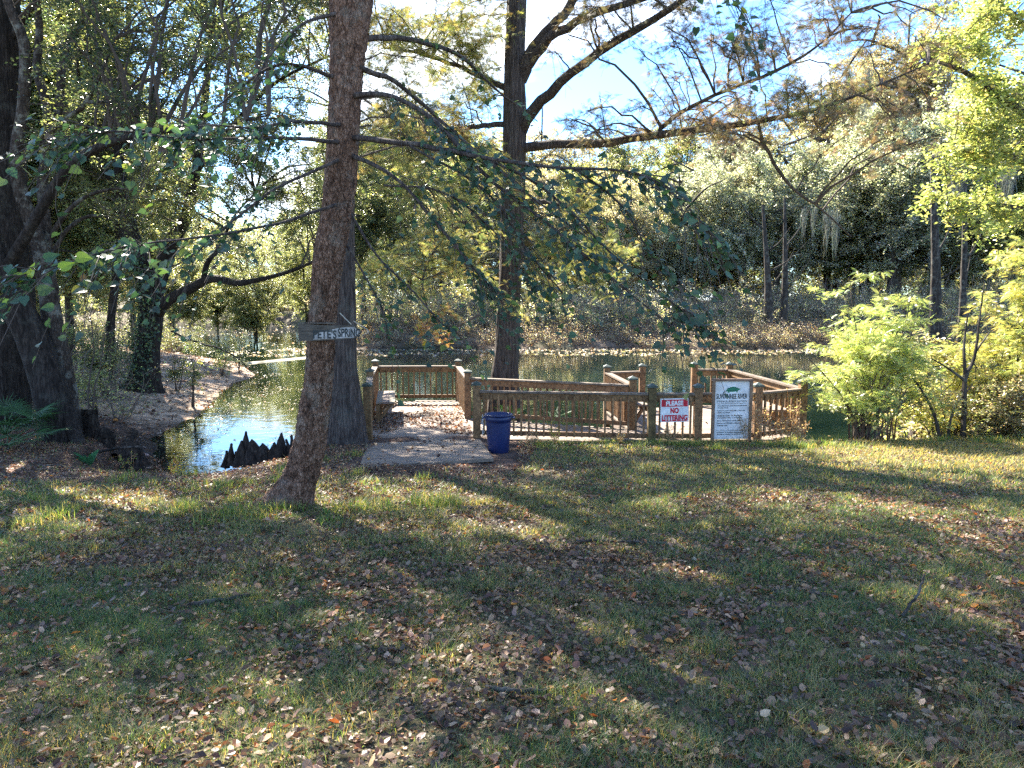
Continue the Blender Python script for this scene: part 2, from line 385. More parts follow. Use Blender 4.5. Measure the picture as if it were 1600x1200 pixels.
def crown(tw, lf, skel, cen, rad, r, ntw=9, nlf=40, size=.1, cols=((.08, .1, .03),), w=None, proto=DIA, droop=.25, cjit=.25, br=.03, jit=None, upb=.7, twr=.006, clw=.35, flat=1.0):
    """limbs to every clump, twigs in each clump, leaves along the twigs"""
    cen = np.asarray(cen, float); n = len(cen); rad = np.broadcast_to(rad, (n,)).astype(float)
    skel = np.asarray(skel, float)
    # limb to nearest skeleton point (prefer lower)
    D = np.linalg.norm(cen[:, None] - skel[None], axis=2) + np.clip(skel[None, :, 2] - cen[:, None, 2], 0, None) * 1.5
    s0 = skel[np.argmin(D, 1)]
    t = np.linspace(0, 1, 7)[None, :, None]; d = cen - s0; L = np.linalg.norm(d, axis=1)[:, None, None]
    P = s0[:, None] + d[:, None] * t + np.array([0, 0, 1.0]) * np.sin(t * PI) * L * .1 + np.sin(t * PI) * (r.random((n, 7, 3)) - .5) * L * .07
    R = np.clip(L[:, :, 0] * .009, br * .15, br) * (1 - .8 * t[:, :, 0]) + twr
    V, Fq = tubes(P, R, 5); tw.add(V, Fq)
    # twigs
    q = n * ntw; dirs = r.normal(size=(q, 3)); dirs[:, 2] = dirs[:, 2] * .7 * flat + .15; dirs /= np.linalg.norm(dirs, axis=1, keepdims=True)
    tr = np.repeat(rad, ntw) * (.55 + .75 * r.random(q)); base = np.repeat(P[:, -1], ntw, 0) * 1.0
    bt, _ = poly_at(np.repeat(P, ntw, 0), r.random((q, 1)) * .4 + .6); base = bt[:, 0]
    u = np.linspace(0, 1, 5)[None, :, None]
    Q = base[:, None] + dirs[:, None] * u * tr[:, None, None] - np.array([0, 0, 1.0]) * u ** 2 * tr[:, None, None] * droop + u * (r.random((q, 5, 3)) - .5) * tr[:, None, None] * .18
    V, Fq = tubes(Q, (1 - .75 * u[:, :, 0]) * twr * np.ones((q, 1)), 3); tw.add(V, Fq)
    tt = r.random((q, nlf)) ** .8; pts, tan = poly_at(Q, tt); pts = pts.reshape(-1, 3); tan = tan.reshape(-1, 3)
    N_ = len(pts); jj = size * .8 if jit is None else jit
    pts = pts + r.normal(size=(N_, 3)) * jj
    nr = r.normal(size=(N_, 3)); nr[:, 2] = np.abs(nr[:, 2]) + upb
    yaw = np.arctan2(tan[:, 1], tan[:, 0]) + r.normal(size=N_) * .9
    c = pal(N_, cols, w, cjit, r); cl = np.repeat(1 + (r.random(n) - .5) * 2 * clw, ntw * nlf)[:, None]; c = c * cl
    scatter(lf, proto[0], proto[1], pts, frames(nr, yaw), size * (.6 + .8 * r.random(N_)), np.clip(c, 0, 1))
def blob(r, n, c, rad, lo=.35):
    d = r.normal(size=(n, 3)); d /= np.linalg.norm(d, axis=1, keepdims=True); k = (lo + (1 - lo) * r.random(n)) [:, None]
    return np.asarray(c) + d * k * np.asarray(rad)

# ------------------------------------------------------------------ deck
DZ = -1.1
def P2(px, d): return np.array([(px - 800) / F * (d * math.cos(TH) + 2.2 * math.sin(TH)), d])
PA, PB, PC, PD = P2(575, 14.2), P2(745, 14.4), P2(587, 19.9), P2(716, 20.0)
PAM, PE = P2(579, 17.2), P2(731, 16.9)
PF, PG, PH_, PI_, PJ = P2(988, 15.4), P2(1018, 14.0), P2(1090, 14.0), P2(1183, 14.15), P2(1253, 14.8)
PK, PL, PM, PN = P2(1139, 19.0), P2(1084, 19.0), P2(1003, 18.5), P2(948, 18.2)
deck = thing('boardwalk_deck', (1.0, 14.4, DZ), 'brown timber viewing deck with railings, ramp and benches over the water', 'deck')
pr = np.random.default_rng(3)
def vary(a=.18): return np.ones(3) * (1 + (pr.random() - .5) * 2 * a) * (1 + (pr.random(3) - .5) * .06)
def planks(name, polys, z, parent, bw=.14, th=.038, ext=.06):
    mb = MB()
    for poly in polys:
        poly = np.array(poly); y0, y1 = poly[:, 1].min(), poly[:, 1].max(); y = y0
        while y < y1:
            ym = min(y + bw / 2, y1 - .01); xsx = []
            for i in range(len(poly)):
                a, b = poly[i], poly[(i + 1) % len(poly)]
                if (a[1] > ym) != (b[1] > ym): xsx.append(a[0] + (ym - a[1]) / (b[1] - a[1]) * (b[0] - a[0]))
            xsx.sort()
            for a, b in zip(xsx[::2], xsx[1::2]):
                if b - a < .1: continue
                cuts = [a - ext]; 
                while b + ext - cuts[-1] > 4.2: cuts.append(cuts[-1] + 2.4 + pr.random() * 1.5)
                cuts.append(b + ext)
                for c0, c1 in zip(cuts, cuts[1:]):
                    box(mb, ((c0 + c1) / 2, y + bw / 2 - .004, z - th / 2 + (pr.random() - .5) * .004), (c1 - c0 - .004, bw - .008, th), 0, vary(.22))
            y += bw
    return mb.obj(name, M['plank'], parent)
planks('deck_boards', [[PA, PC, PD, PE, PF, PN, PM, PL, PK, PJ, PI_, PH_, PG, PB]], DZ, deck)
# ramp down from the lawn
RP, RQ = onz(561, 733, -.82)[:2], onz(771, 722, -.85)[:2]
mb = MB(); nb = 24
for j in range(nb):
    t0, t1 = j / nb, (j + 1) / nb - .003; q = []
    for t in (t0, t1):
        for a, b in ((RP, PA + np.array([.02, -.0])), (RQ, PB + np.array([.05, -.0]))):
            pp = a * (1 - t) + b * t; q.append([pp[0], pp[1], -.79 * (1 - t) + (DZ + .0) * t])
    q = np.array(q); top = q[[0, 1, 3, 2]]; bot = top - [0, 0, .05]
    mb.add(np.vstack([top, bot]), np.array([[0, 1, 2, 3], [7, 6, 5, 4], [0, 4, 5, 1], [1, 5, 6, 2], [2, 6, 7, 3], [3, 7, 4, 0]]), vary(.16))
mb.obj('ramp', M['plank'], deck)
mb = MB()
for a, b in ((PA, PB), (PB, PG), (PG, PH_), (PH_, PI_), (PI_, PJ), (PJ, PK), (PK, PN), (PD, PE), (PE, PF), (PF, PN), (PA, PC), (PC, PD)):
    beam(mb, [*a, DZ - .16], [*b, DZ - .16], .05, .2, vary())
box(mb, (2.9, 13.88, DZ - .02), (5.4, .1, .04), math.atan2((PI_ - PG)[1], (PI_ - PG)[0]) * 0, vary())
for k in range(9): beam(mb, [-.6 + k * .75, 14.5, DZ - .15], [-.4 + k * .7, 16.0 + (k > 4) * 2, DZ - .15], .05, .15, vary())
mb.obj('fascia_beam', M['plank'], deck)
# step at the right end
st = MB(); 
for j in range(3): box(st, (5.05 + .04 * j, 13.55 + j * .15, DZ - .02), (1.1, .135, .04), .05, vary())
st.obj('step', M['plank'], deck)
def post(p, name='post', top=1.06, green=0.0, s=.145):
    mb = MB(); c = vary(.1); 
    if green: c = np.array([.6, .72, .62])
    box(mb, (p[0], p[1], DZ + top / 2 - .55), (s, s, top + 1.1 + .0), 0, c)
    o = mb.obj(name, M['wood'], deck)
    mc = MB(); z = DZ + top; w = s / 2 + .022
    box(mc, (p[0], p[1], z + .018), (2 * w, 2 * w, .036), 0)
    V = [[p[0] - w * .9, p[1] - w * .9, z + .036], [p[0] + w * .9, p[1] - w * .9, z + .036], [p[0] + w * .9, p[1] + w * .9, z + .036], [p[0] - w * .9, p[1] + w * .9, z + .036], [p[0], p[1], z + .085]]
    mc.add(V, np.array([[0, 1, 4], [1, 2, 4], [2, 3, 4], [3, 0, 4]])); mc.obj('post_cap', M['cap'], o)
    return o
for k, p_ in enumerate((PA, PB, PC, PD, PAM, PE, PF, PG, PH_, PI_, PJ, PK, PL, PM, PN)): post(p_, green=(1 if k == 7 else 0))
def railing(a, b, bal=True, hz=.9, side=1, cap=True, mid=False):
    a = np.array(a); b = np.array(b); d = (b - a); L = np.hypot(*d); d /= L; nrm = np.array([d[1], -d[0]]) * side
    A = a + d * .075; B = b - d * .075; mb = MB()
    zt = DZ + hz
    beam(mb, [*A, zt - .055], [*B, zt - .055], .04, .13, vary(.12)); o = mb.obj('railing', M['wood'], deck); mc = MB(); beam(mc, [*A, DZ + .12], [*B, DZ + .12], .04, .09, vary(.12)); mc.obj('bottom_rail', M['wood'], o)
    if cap:
        mc = MB(); beam(mc, [*A, zt + .033], [*B, zt + .033], .14, .038, vary(.1) * .95); mc.obj('cap_rail', M['cwood'], o)
    if bal:
        n = int(L / .145)
        for k in range(1, n):
            q = a + d * (L * k / n) + nrm * .04; mk = MB()
            box(mk, (q[0], q[1], DZ + (.07 + hz - .03) / 2), (.036, .036, hz - .1), math.atan2(d[1], d[0]), vary(.15)); mk.obj('baluster', M['wood'], o)
railing(PB, PG, side=1); railing(PG, PH_); railing(PH_, PI_, bal=False); railing(PI_, PJ); railing(PJ, PK)
railing(PE, PF, side=-1); railing(PF, PN, side=-1); railing(PN, PM, side=-1); railing(PL, PK, side=-1); railing(PC, PD); railing(PA, PAM); railing(PAM, PC); railing(PD, PE)
def bench(a, b, w, side, zt=.45):
    a = np.array(a); b = np.array(b); d = (b - a); L = np.hypot(*d); d /= L; n = np.array([-d[1], d[0]]) * side; mb = MB()
    for k in range(3):
        off = n * (.1 + w / 3 * (k + .5)); beam(mb, [*(a + off), DZ + zt], [*(b + off), DZ + zt], w / 3 - .01, .04, vary(.12))
    o = mb.obj('bench', M['plank'], deck)
    ml = MB(); off = n * (w + .06); beam(ml, [*(a + off), DZ + zt - .07], [*(b + off), DZ + zt - .07], .04, .12, vary()); ml.obj('apron', M['wood'], o)
    for t in (.04, .5, .96):
        mk = MB(); q = a + d * L * t; beam(mk, [*(q + n * .12), DZ + .01], [*(q + n * (w + .02)), DZ + zt - .03], .09, .06, vary()); beam(mk, [*(q + n * .14), DZ + .02], [*(q + n * .14 + d * .001), DZ + zt - .03], .09, .09, vary()); mk.obj('bench_leg', M['wood'], o)
dAC = (PC - PA) / np.linalg.norm(PC - PA); bench(PA + dAC * 2.0, PA + dAC * 4.1, .42, -1)
dJK = (PK - PJ) / np.linalg.norm(PK - PJ); bench(PJ + dJK * .3, PK - dJK * .4, .42, 1)
dNF = (PN - PF); bench(PF + dNF * .15, PN - dNF * .1, .36, -1)
# leaf litter lying on the deck
LPROTO = (np.array([[0, 0, 0], [.25, .3, .1], [.68, .3, .14], [1, 0, .02], [.68, -.27, .16], [.25, -.3, .08], [.5, 0, -.03]]),
          np.array([[0, 1, 6], [1, 2, 6], [2, 3, 6], [3, 4, 6], [4, 5, 6], [5, 0, 6]]))
LIT = [(.11, .058, .035), (.18, .105, .065), (.3, .19, .11), (.065, .04, .028), (.45, .31, .19), (.32, .11, .035), (.45, .2, .05), (.23, .15, .1)]
LW = [6, 6, 2.2, 6, .4, .8, .3, 4]
def litter(mb, n, xf, yf, zf, size, r, cols=LIT, w=LW, tilt=.5):
    x, y = xf, yf; nr = np.stack([r.normal(size=n) * tilt, r.normal(size=n) * tilt, np.ones(n)], 1)
    s = size * np.exp(np.clip(r.normal(size=n) * .33, -.8, .5)); sc = np.stack([s, s * (.8 + .5 * r.random(n)), s * (r.random(n) * 2.6 - .6)], 1)
    scatter(mb, LPROTO[0], LPROTO[1], np.stack([x, y, zf], 1), frames(nr, r.random(n) * 2 * PI), sc, np.clip(pal(n, cols, w, .3, r), 0, 1))
r = np.random.default_rng(11); mb = MB(); n = 5200
u, v = r.random(n), r.random(n) ** 1.0; A_ = PA + (PC - PA) * v[:, None]; B_ = PB + (PD - PB) * v[:, None]; q = A_ + (B_ - A_) * u[:, None]
keep = fb2(q[:, 0], q[:, 1], 1.1, 3, 4) + .35 * np.exp(-((v - .45) / .35) ** 2) > .69; q = q[keep]
litter(mb, len(q), q[:, 0], q[:, 1], np.full(len(q), DZ + .008), .045, r)
q = np.stack([r.random(900) * 6.5 - .5, 14.6 + r.random(900) * 3.6], 1); q = q[(q[:, 0] < 1.9) & (q[:, 1] < 15.6) | (r.random(900) < .25) & (q[:, 0] > 2.6) & (q[:, 0] < 5.4)]
litter(mb, len(q), q[:, 0], q[:, 1], np.full(len(q), DZ + .008), .06, r)
n = 160; t = r.random(n) ** .5; A_ = RP + (PA - RP) * t[:, None]; B_ = RQ + (PB - RQ) * t[:, None]; q = A_ + (B_ - A_) * r.random((n, 1)); litter(mb, n, q[:, 0], q[:, 1], -.79 * (1 - t) + DZ * t + .012, .055, r)
tag(mb.obj('deck_leaf_litter', M['litter']), 'brown fallen leaves lying on the deck boards and ramp', 'fallen leaves', kind='stuff')

# ------------------------------------------------------------------ signs
DEPS = None
def textmesh(s, size, width=None, bold=0.0, extrude=.001, shear=0.0, align='CENTER'):
    cu = bpy.data.curves.new('t', 'FONT'); cu.body = s; cu.size = size; cu.align_x = align; cu.extrude = extrude; cu.offset = bold; cu.shear = shear; cu.resolution_u = 3
    o = bpy.data.objects.new('t', cu); COL.objects.link(o); bpy.context.view_layer.update()
    me = bpy.data.meshes.new_from_object(o.evaluated_get(bpy.context.evaluated_depsgraph_get()))
    bpy.data.objects.remove(o); V = np.array([v.co[:] for v in me.vertices]); Fs = [list(p.vertices) for p in me.polygons]; bpy.data.meshes.remove(me)
    if width: V[:, 0] *= width / (V[:, 0].max() - V[:, 0].min())
    return V, Fs
def put(mb, V, Fs, org, xd, yd, ox=0, oy=0, C=None):
    nd = np.cross(xd, yd); W = org + (V[:, :1] + ox) * xd + (V[:, 1:2] + oy) * yd + (V[:, 2:3]) * nd
    by = {}
    for f_ in Fs: by.setdefault(len(f_), []).append(f_)
    mb.add(W, [np.array(v) for v in by.values()], C)
def prism(mb, pts, z0, z1, org, xd, yd):
    n = len(pts); nd = np.cross(xd, yd); pts = np.array(pts, float)
    V = np.vstack([org + pts[:, :1] * xd + pts[:, 1:2] * yd + z * nd for z in (z1, z0)])
    mb.add(V, [np.array([list(range(n))]), np.array([[i, i + n, (i + 1) % n + n, (i + 1) % n] for i in range(n)])])
def serif(mb, s, w, h, ox, oy, org, xd, yd, bold=.006):
    V, Fs = textmesh(s, h * 1.38, w, bold, .001)
    V[:, 1] -= V[:, 1].min(); V[:, 1] *= h / V[:, 1].max(); V[:, 0] -= (V[:, 0].max() + V[:, 0].min()) / 2
    V[:, 2] += .0022; put(mb, V, Fs, org, xd, yd, ox, oy)
xd = np.array([1.0, .03, .02]); xd /= np.linalg.norm(xd); yd = np.array([-.02, 0, 1.0]); yd = yd - xd * (yd @ xd); yd /= np.linalg.norm(yd)
# no littering
o_ = at(1054, 641, 13.86)
ns = thing('no_littering_sign', o_, 'small red and white PLEASE NO LITTERING sign on the front railing', 'sign')
w, h = .54, .45
mb = MB(); prism(mb, [(-w / 2, -h / 2), (w / 2, -h / 2), (w / 2, h / 2), (-w / 2, h / 2)], -.006, 0, o_, xd, yd); mb.obj('sign_panel', M['white'], ns)
mb = MB(); prism(mb, [(-w / 2 + .02, h / 2 - .155), (w / 2 - .02, h / 2 - .155), (w / 2 - .02, h / 2 - .02), (-w / 2 + .02, h / 2 - .02)], .0, .0015, o_, xd, yd); mb.obj('red_band', M['red'], ns)
for sx in (-1, 1):
    for sy in (-1, 1): mb = MB(); prism(mb, [(sx * (w / 2 - .012) + .006 * math.cos(a), sy * (h / 2 - .012) + .006 * math.sin(a)) for a in np.linspace(0, 2 * PI, 8, endpoint=False)], .0, .004, o_, xd, yd); mb.obj('screw', M['chain'], ns)
mb = MB(); serif(mb, 'PLEASE', .33, .095, 0, h / 2 - .137, o_, xd, yd, .007); mb.obj('lettering', M['white'], ns)
mb = MB(); serif(mb, 'NO', .16, .11, 0, -.06, o_, xd, yd, .008); serif(mb, 'LITTERING', .49, .115, 0, -h / 2 + .022, o_, xd, yd, .007)
for (tx, ty, tw_) in ((0, -.06, 0),): pass
for k, cx in enumerate(np.linspace(-.21, .2, 9)): prism(mb, [(cx - .03, -h / 2 + .016), (cx + .03, -h / 2 + .016), (cx + .03, -h / 2 + .028), (cx - .03, -h / 2 + .028)], .002, .003, o_, xd, yd)
mb.obj('lettering', M['red'], ns)
# association sign
o_ = at(1143, 641, 13.78); xd2 = np.array([1.0, .0, .0]); yd2 = np.array([-.015, -.0, 1.0]); yd2 /= np.linalg.norm(yd2); xd2 = np.array([1, 0, .015]); xd2 /= np.linalg.norm(xd2)
sg = thing('rules_sign', o_ - np.array([0, 0, .55]), 'tall white rules board with green armored creature emblem in a timber frame', 'sign')
w, h = .66, 1.1
mb = MB(); prism(mb, [(-w / 2, -h / 2), (w / 2, -h / 2), (w / 2, h / 2), (-w / 2, h / 2)], -.012, 0, o_, xd2, yd2); mb.obj('sign_panel', M['white'], sg)
mb = MB()
beam(mb, o_ + xd2 * (-w / 2 - .02) - yd2 * (h / 2 + .15), o_ + xd2 * (-w / 2 - .02) + yd2 * (h / 2 + .03), .04, .07, vary()) if 0 else None
for sx in (-1, 1): box(mb, o_ + xd2 * sx * (w / 2 + .02) - yd2 * .04, (.05, .07, h + .1), 0, vary(.1))
box(mb, o_ + yd2 * (h / 2 + .025), (w + .1, .075, .045), 0, vary(.1)); mb.obj('sign_frame', M['frame'], sg)
ink = MB(); L = [('SUWANNEE RIVER', .58, .1, .215, .003), ('SPRINGS ASSOCIATION', .57, .035, .155, .0)]
for s_, ww, hh, oy, bo in L: serif(ink, s_, ww, hh, 0, oy, o_, xd2, yd2, bo)
def wave(mb, y0, x0, x1, amp=.008, th=.007, n=60):
    X_ = np.linspace(x0, x1, n); Y_ = y0 + amp * np.sin(X_ * 62); pts = list(zip(X_, Y_ + th / 2)) ; 
    V = np.vstack([np.stack([X_, Y_ - th / 2, X_ * 0 + .002], 1), np.stack([X_, Y_ + th / 2, X_ * 0 + .002], 1)]); put(mb, V, [[i, i + 1, n + i + 1, n + i] for i in range(n - 1)], o_, xd2, yd2)
wave(ink, .13, -.28, .28); wave(ink, -.385, -.29, .27)
rows = [('Dive Masters (and Accompanied)', .072, .55), ('Guests Only', .034, .21), ('Swim at your own risk - No Life', -.02, .52), ('Guard on Duty', -.058, .24), ('Children under 13 must have', -.115, .47), ('parent/guardian supervising', -.155, .47),
        ('Keep Spring and Park Clean', -.212, .46), ('Beware of Wildlife: alligators,', -.258, .47), ('snakes, etc.', -.3, .2), ('Property is located adjacent to', -.435, .5), ('Springs protected by members', -.47, .46)]
for s_, oy, ww in rows:
    hh = .026; serif(ink, s_, ww, hh, -.27 + ww / 2, oy, o_, xd2, yd2, .0012)
ink.obj('lettering', M['ink'], sg)
em = MB(); th_ = np.linspace(0, 2 * PI, 26, endpoint=False)
body = [(-.12, .36), (-.1, .395), (-.07, .42), (-.03, .44), (.02, .447), (.07, .44), (.1, .425), (.13, .415), (.165, .402), (.14, .385), (.11, .37), (.105, .34), (.085, .335), (.08, .36), (.04, .35), (0, .347), (-.04, .352), (-.05, .33), (-.075, .335), (-.075, .358)]
prism(em, body, 0, .0022, o_, xd2, yd2); em.obj('emblem', M['green'], sg)
em = MB()
for k in range(6):
    x = -.085 + k * .034; prism(em, [(x, .405 + .012 * math.sin(k * .6)), (x + .02, .41 + .012 * math.sin(k * .6)), (x + .017, .428 + .01 * math.sin(k * .6)), (x + .004, .422 + .01 * math.sin(k * .6))], .0025, .004, o_, xd2, yd2)
    prism(em, [(x + .008, .366), (x + .026, .37), (x + .024, .388), (x + .01, .386)], .0025, .004, o_, xd2, yd2)
tl = [(-.1, .375), (-.13, .365), (-.155, .345), (-.162, .318), (-.152, .295)]
for a, b in zip(tl, tl[1:]): prism(em, [(a[0] - .008, a[1]), (b[0] - .006, b[1]), (b[0] + .006, b[1]), (a[0] + .008, a[1])], .0023, .004, o_, xd2, yd2)
em.obj('emblem_plates', M['ink'], sg)
# old arrow board tied to the leaning tree
o_ = at(520, 518, 7.56); bd = thing('arrow_board', o_, 'grey weathered arrow-shaped board with hand-painted letters tied to the leaning tree', 'sign')
xa = np.array([1.0, .05, .0]); xa /= np.linalg.norm(xa); ya = np.array([0, 0, 1.0]); k = 7.56 / F
def q_(px, py): return ((px - 520) * k * 1.01, (518 - py) * k * 1.01)
mb = MB(); prism(mb, [q_(467, 506), q_(468, 533), q_(502, 532), q_(552, 529), q_(566, 519), q_(553, 509), q_(500, 508)][::-1][::-1], -.022, 0, o_, xa, ya); mb.obj('board', M['oldboard'], bd)
mb = MB(); box(mb, o_ + xa * q_(500, 0)[0] * 0 + np.array([(-26) * k, .03, (518 - 506) * k + .006]), (54 * k, .09, .012)); mb.obj('top_batten', M['oldboard'], bd)
mb = MB(); prism(mb, [q_(490, 522), q_(490, 530.5), q_(552, 527.5), q_(562, 519.5), q_(553, 511), q_(530, 512.5), q_(510, 517)], .0, .002, o_, xa, ya); mb.obj('painted_patch', M['paint'], bd)
mb = MB(); 
for s_, x0, x1, y0, y1 in (("PETE'S", 490, 526, 529.0, 515.5), ('SPRiNG', 528, 562, 526.5, 513)):
    a, b = q_(x0, y0), q_(x1, y1); serif(mb, s_, b[0] - a[0], b[1] - a[1], (a[0] + b[0]) / 2, a[1], o_ + np.array([0, -.001, 0]), xa, ya, .003)
mb.obj('lettering', M['ink'], bd)
mb = MB()
for g_ in ([(531, 489, 1, 7.55), (549, 507, 1, 7.54)], [(553, 502, 1, 7.9), (576, 517, 1, 7.55), (566, 524, 1, 7.54)], [(450, 452, 1, 7.7), (531, 489, 1, 7.25)][:0]):
    if len(g_) < 2: continue
    P, R = pix(g_, 6); V, Fq = tubes(P[None], np.full((1, 6), .0045), 5); mb.add(V, Fq)
mb.obj('cord', M['cord'], bd)

# ------------------------------------------------------------------ blue bin
bp = onz(779, 707, -.97); bp[2] = H(bp[0], bp[1]) - .01
bn = thing('rubbish_bin', bp, 'navy blue round plastic bin standing beside the ramp by the front railing', 'bin')
def lathe(mb, prof, c, k=40, C=None):
    a = np.arange(k) * 2 * PI / k; P = np.array(prof)
    V = np.stack([P[:, None, 0] * np.cos(a), P[:, None, 0] * np.sin(a), np.broadcast_to(P[:, 1:2], (len(P), k))], -1) + np.asarray(c)
    j = np.arange(len(P) - 1)[:, None] * k; q = np.arange(k)[None]; q2 = (q + 1) % k
    mb.add(V.reshape(-1, 3), np.stack([j + q, j + q2, j + k + q2, j + k + q], -1).reshape(-1, 4), C)
mb = MB(); lathe(mb, [(.001, .0), (.165, 0), (.175, .02), (.2, .3), (.212, .53), (.212, .56), (.226, .565), (.226, .6), (.222, .66), (.21, .655), (.205, .55), (.17, .04), (.001, .03)], bp); mb.obj('bin_body', M['blue'], bn, True)
mb = MB(); a = np.linspace(0, 2 * PI, 49); ring = np.stack([np.cos(a) * .228, np.sin(a) * .228, a * 0 + .66], 1) + bp; V, Fq = tubes(ring[None], np.full((1, 49), .014), 8); mb.add(V, Fq); mb.obj('rim', M['blue'], bn, True)
for sx in (-1, 1):
    mb = MB(); hp = np.array([[.222, -.07, .62], [.262, -.06, .61], [.272, 0, .6], [.262, .06, .61], [.222, .07, .62]]) * [sx, 1, 1]; P = spline(hp, 10) + bp; V, Fq = tubes(P[None], np.full((1, 10), .012), 6); mb.add(V, Fq); mb.obj('handle', M['blue'], bn, True)
# chain hanging on the railing by the bin
cp = at(754, 0, 14.3); mb = MB()
for k in range(9):
    c = np.array([at(754, 662, 14.22)[0] + .012 * math.sin(k * 2), 14.22, DZ + .47 - k * .045]); a = np.linspace(0, 2 * PI, 13)
    e = np.stack([np.cos(a) * .016 * (k % 2), np.cos(a) * .016 * (1 - k % 2), np.sin(a) * .03], 1) + c; V, Fq = tubes(e[None], np.full((1, 13), .005), 5); mb.add(V, Fq)
tag(mb.obj('chain', M['chain']), 'short pale metal chain hanging on the front railing behind the blue bin', 'chain')

# ------------------------------------------------------------------ named trees
def skel_of(*Ps): return np.concatenate([np.asarray(p) for p in Ps])
def region(r, n, x0, x1, y0, y1, d0, d1):
    return np.array([at(x0 + (x1 - x0) * r.random(), y0 + (y1 - y0) * r.random(), d0 + (d1 - d0) * r.random()) for _ in range(n)])
GRN = [(.065, .085, .045), (.1, .125, .06), (.16, .185, .08), (.27, .28, .12), (.36, .34, .14), (.15, .15, .12)]
GW = [4, 4, 3, 2, .8, 1]
DKG = [(.045, .07, .045), (.07, .1, .06), (.1, .14, .07), (.18, .2, .08), (.28, .25, .08)]
DW = [5, 5, 3, 1, .35]
FIRY = [(.22, .26, .1), (.32, .34, .12), (.42, .41, .15), (.15, .19, .08), (.42, .34, .14)]
FIRR = [(.2, .15, .11), (.24, .17, .11), (.18, .17, .1), (.14, .12, .1), (.3, .18, .1), (.24, .22, .12)]
FIRB = [(.07, .075, .06), (.1, .1, .065), (.14, .11, .07), (.17, .14, .08)]

def limbs(mb, guides, n=14, k=10, s=0, fur=.05):
    out = []
    for i, g in enumerate(guides):
        P, R = pix(g, n); r_ = np.random.default_rng(100 + i + s); P[1:-1] += (r_.random((n - 2, 3)) - .5) * R[1:-1, None] * .7
        trunk(mb, P, R, k, 0, fur, s + i); out.append(P)
    return out

# --- T1 leaning tree with flaky bark, broad heart leaves
b1 = onz(455, 797, -.6); b1[2] = H(b1[0], b1[1])
t1 = thing('leaning_tree', b1, 'pinkish-brown flaky-barked tree leaning right in the lawn, carrying the arrow board and broad-leaved drooping branches', 'tree')
mb = MB(); D1 = 7.75
P, R = pix([(440, 812, 88, D1), (452, 790, 72, D1), (470, 745, 53, D1), (483, 700, 50, D1), (490, 650, 47, D1), (497, 600, 44, D1), (501, 550, 43, D1), (505, 490, 43, D1), (514, 400, 45, D1), (526, 337, 46, D1 + .05), (536, 225, 48, D1 + .1), (541, 112, 50, D1 + .2), (549, 0, 62, D1 + .3), (556, -200, 56, D1 + .5), (560, -500, 44, D1 + .8), (575, -900, 24, D1 + 1.2)], 260)
trunk(mb, P, R, 96, .3, .13, 4, 3, .3, (6.5, 7))
T1P = P
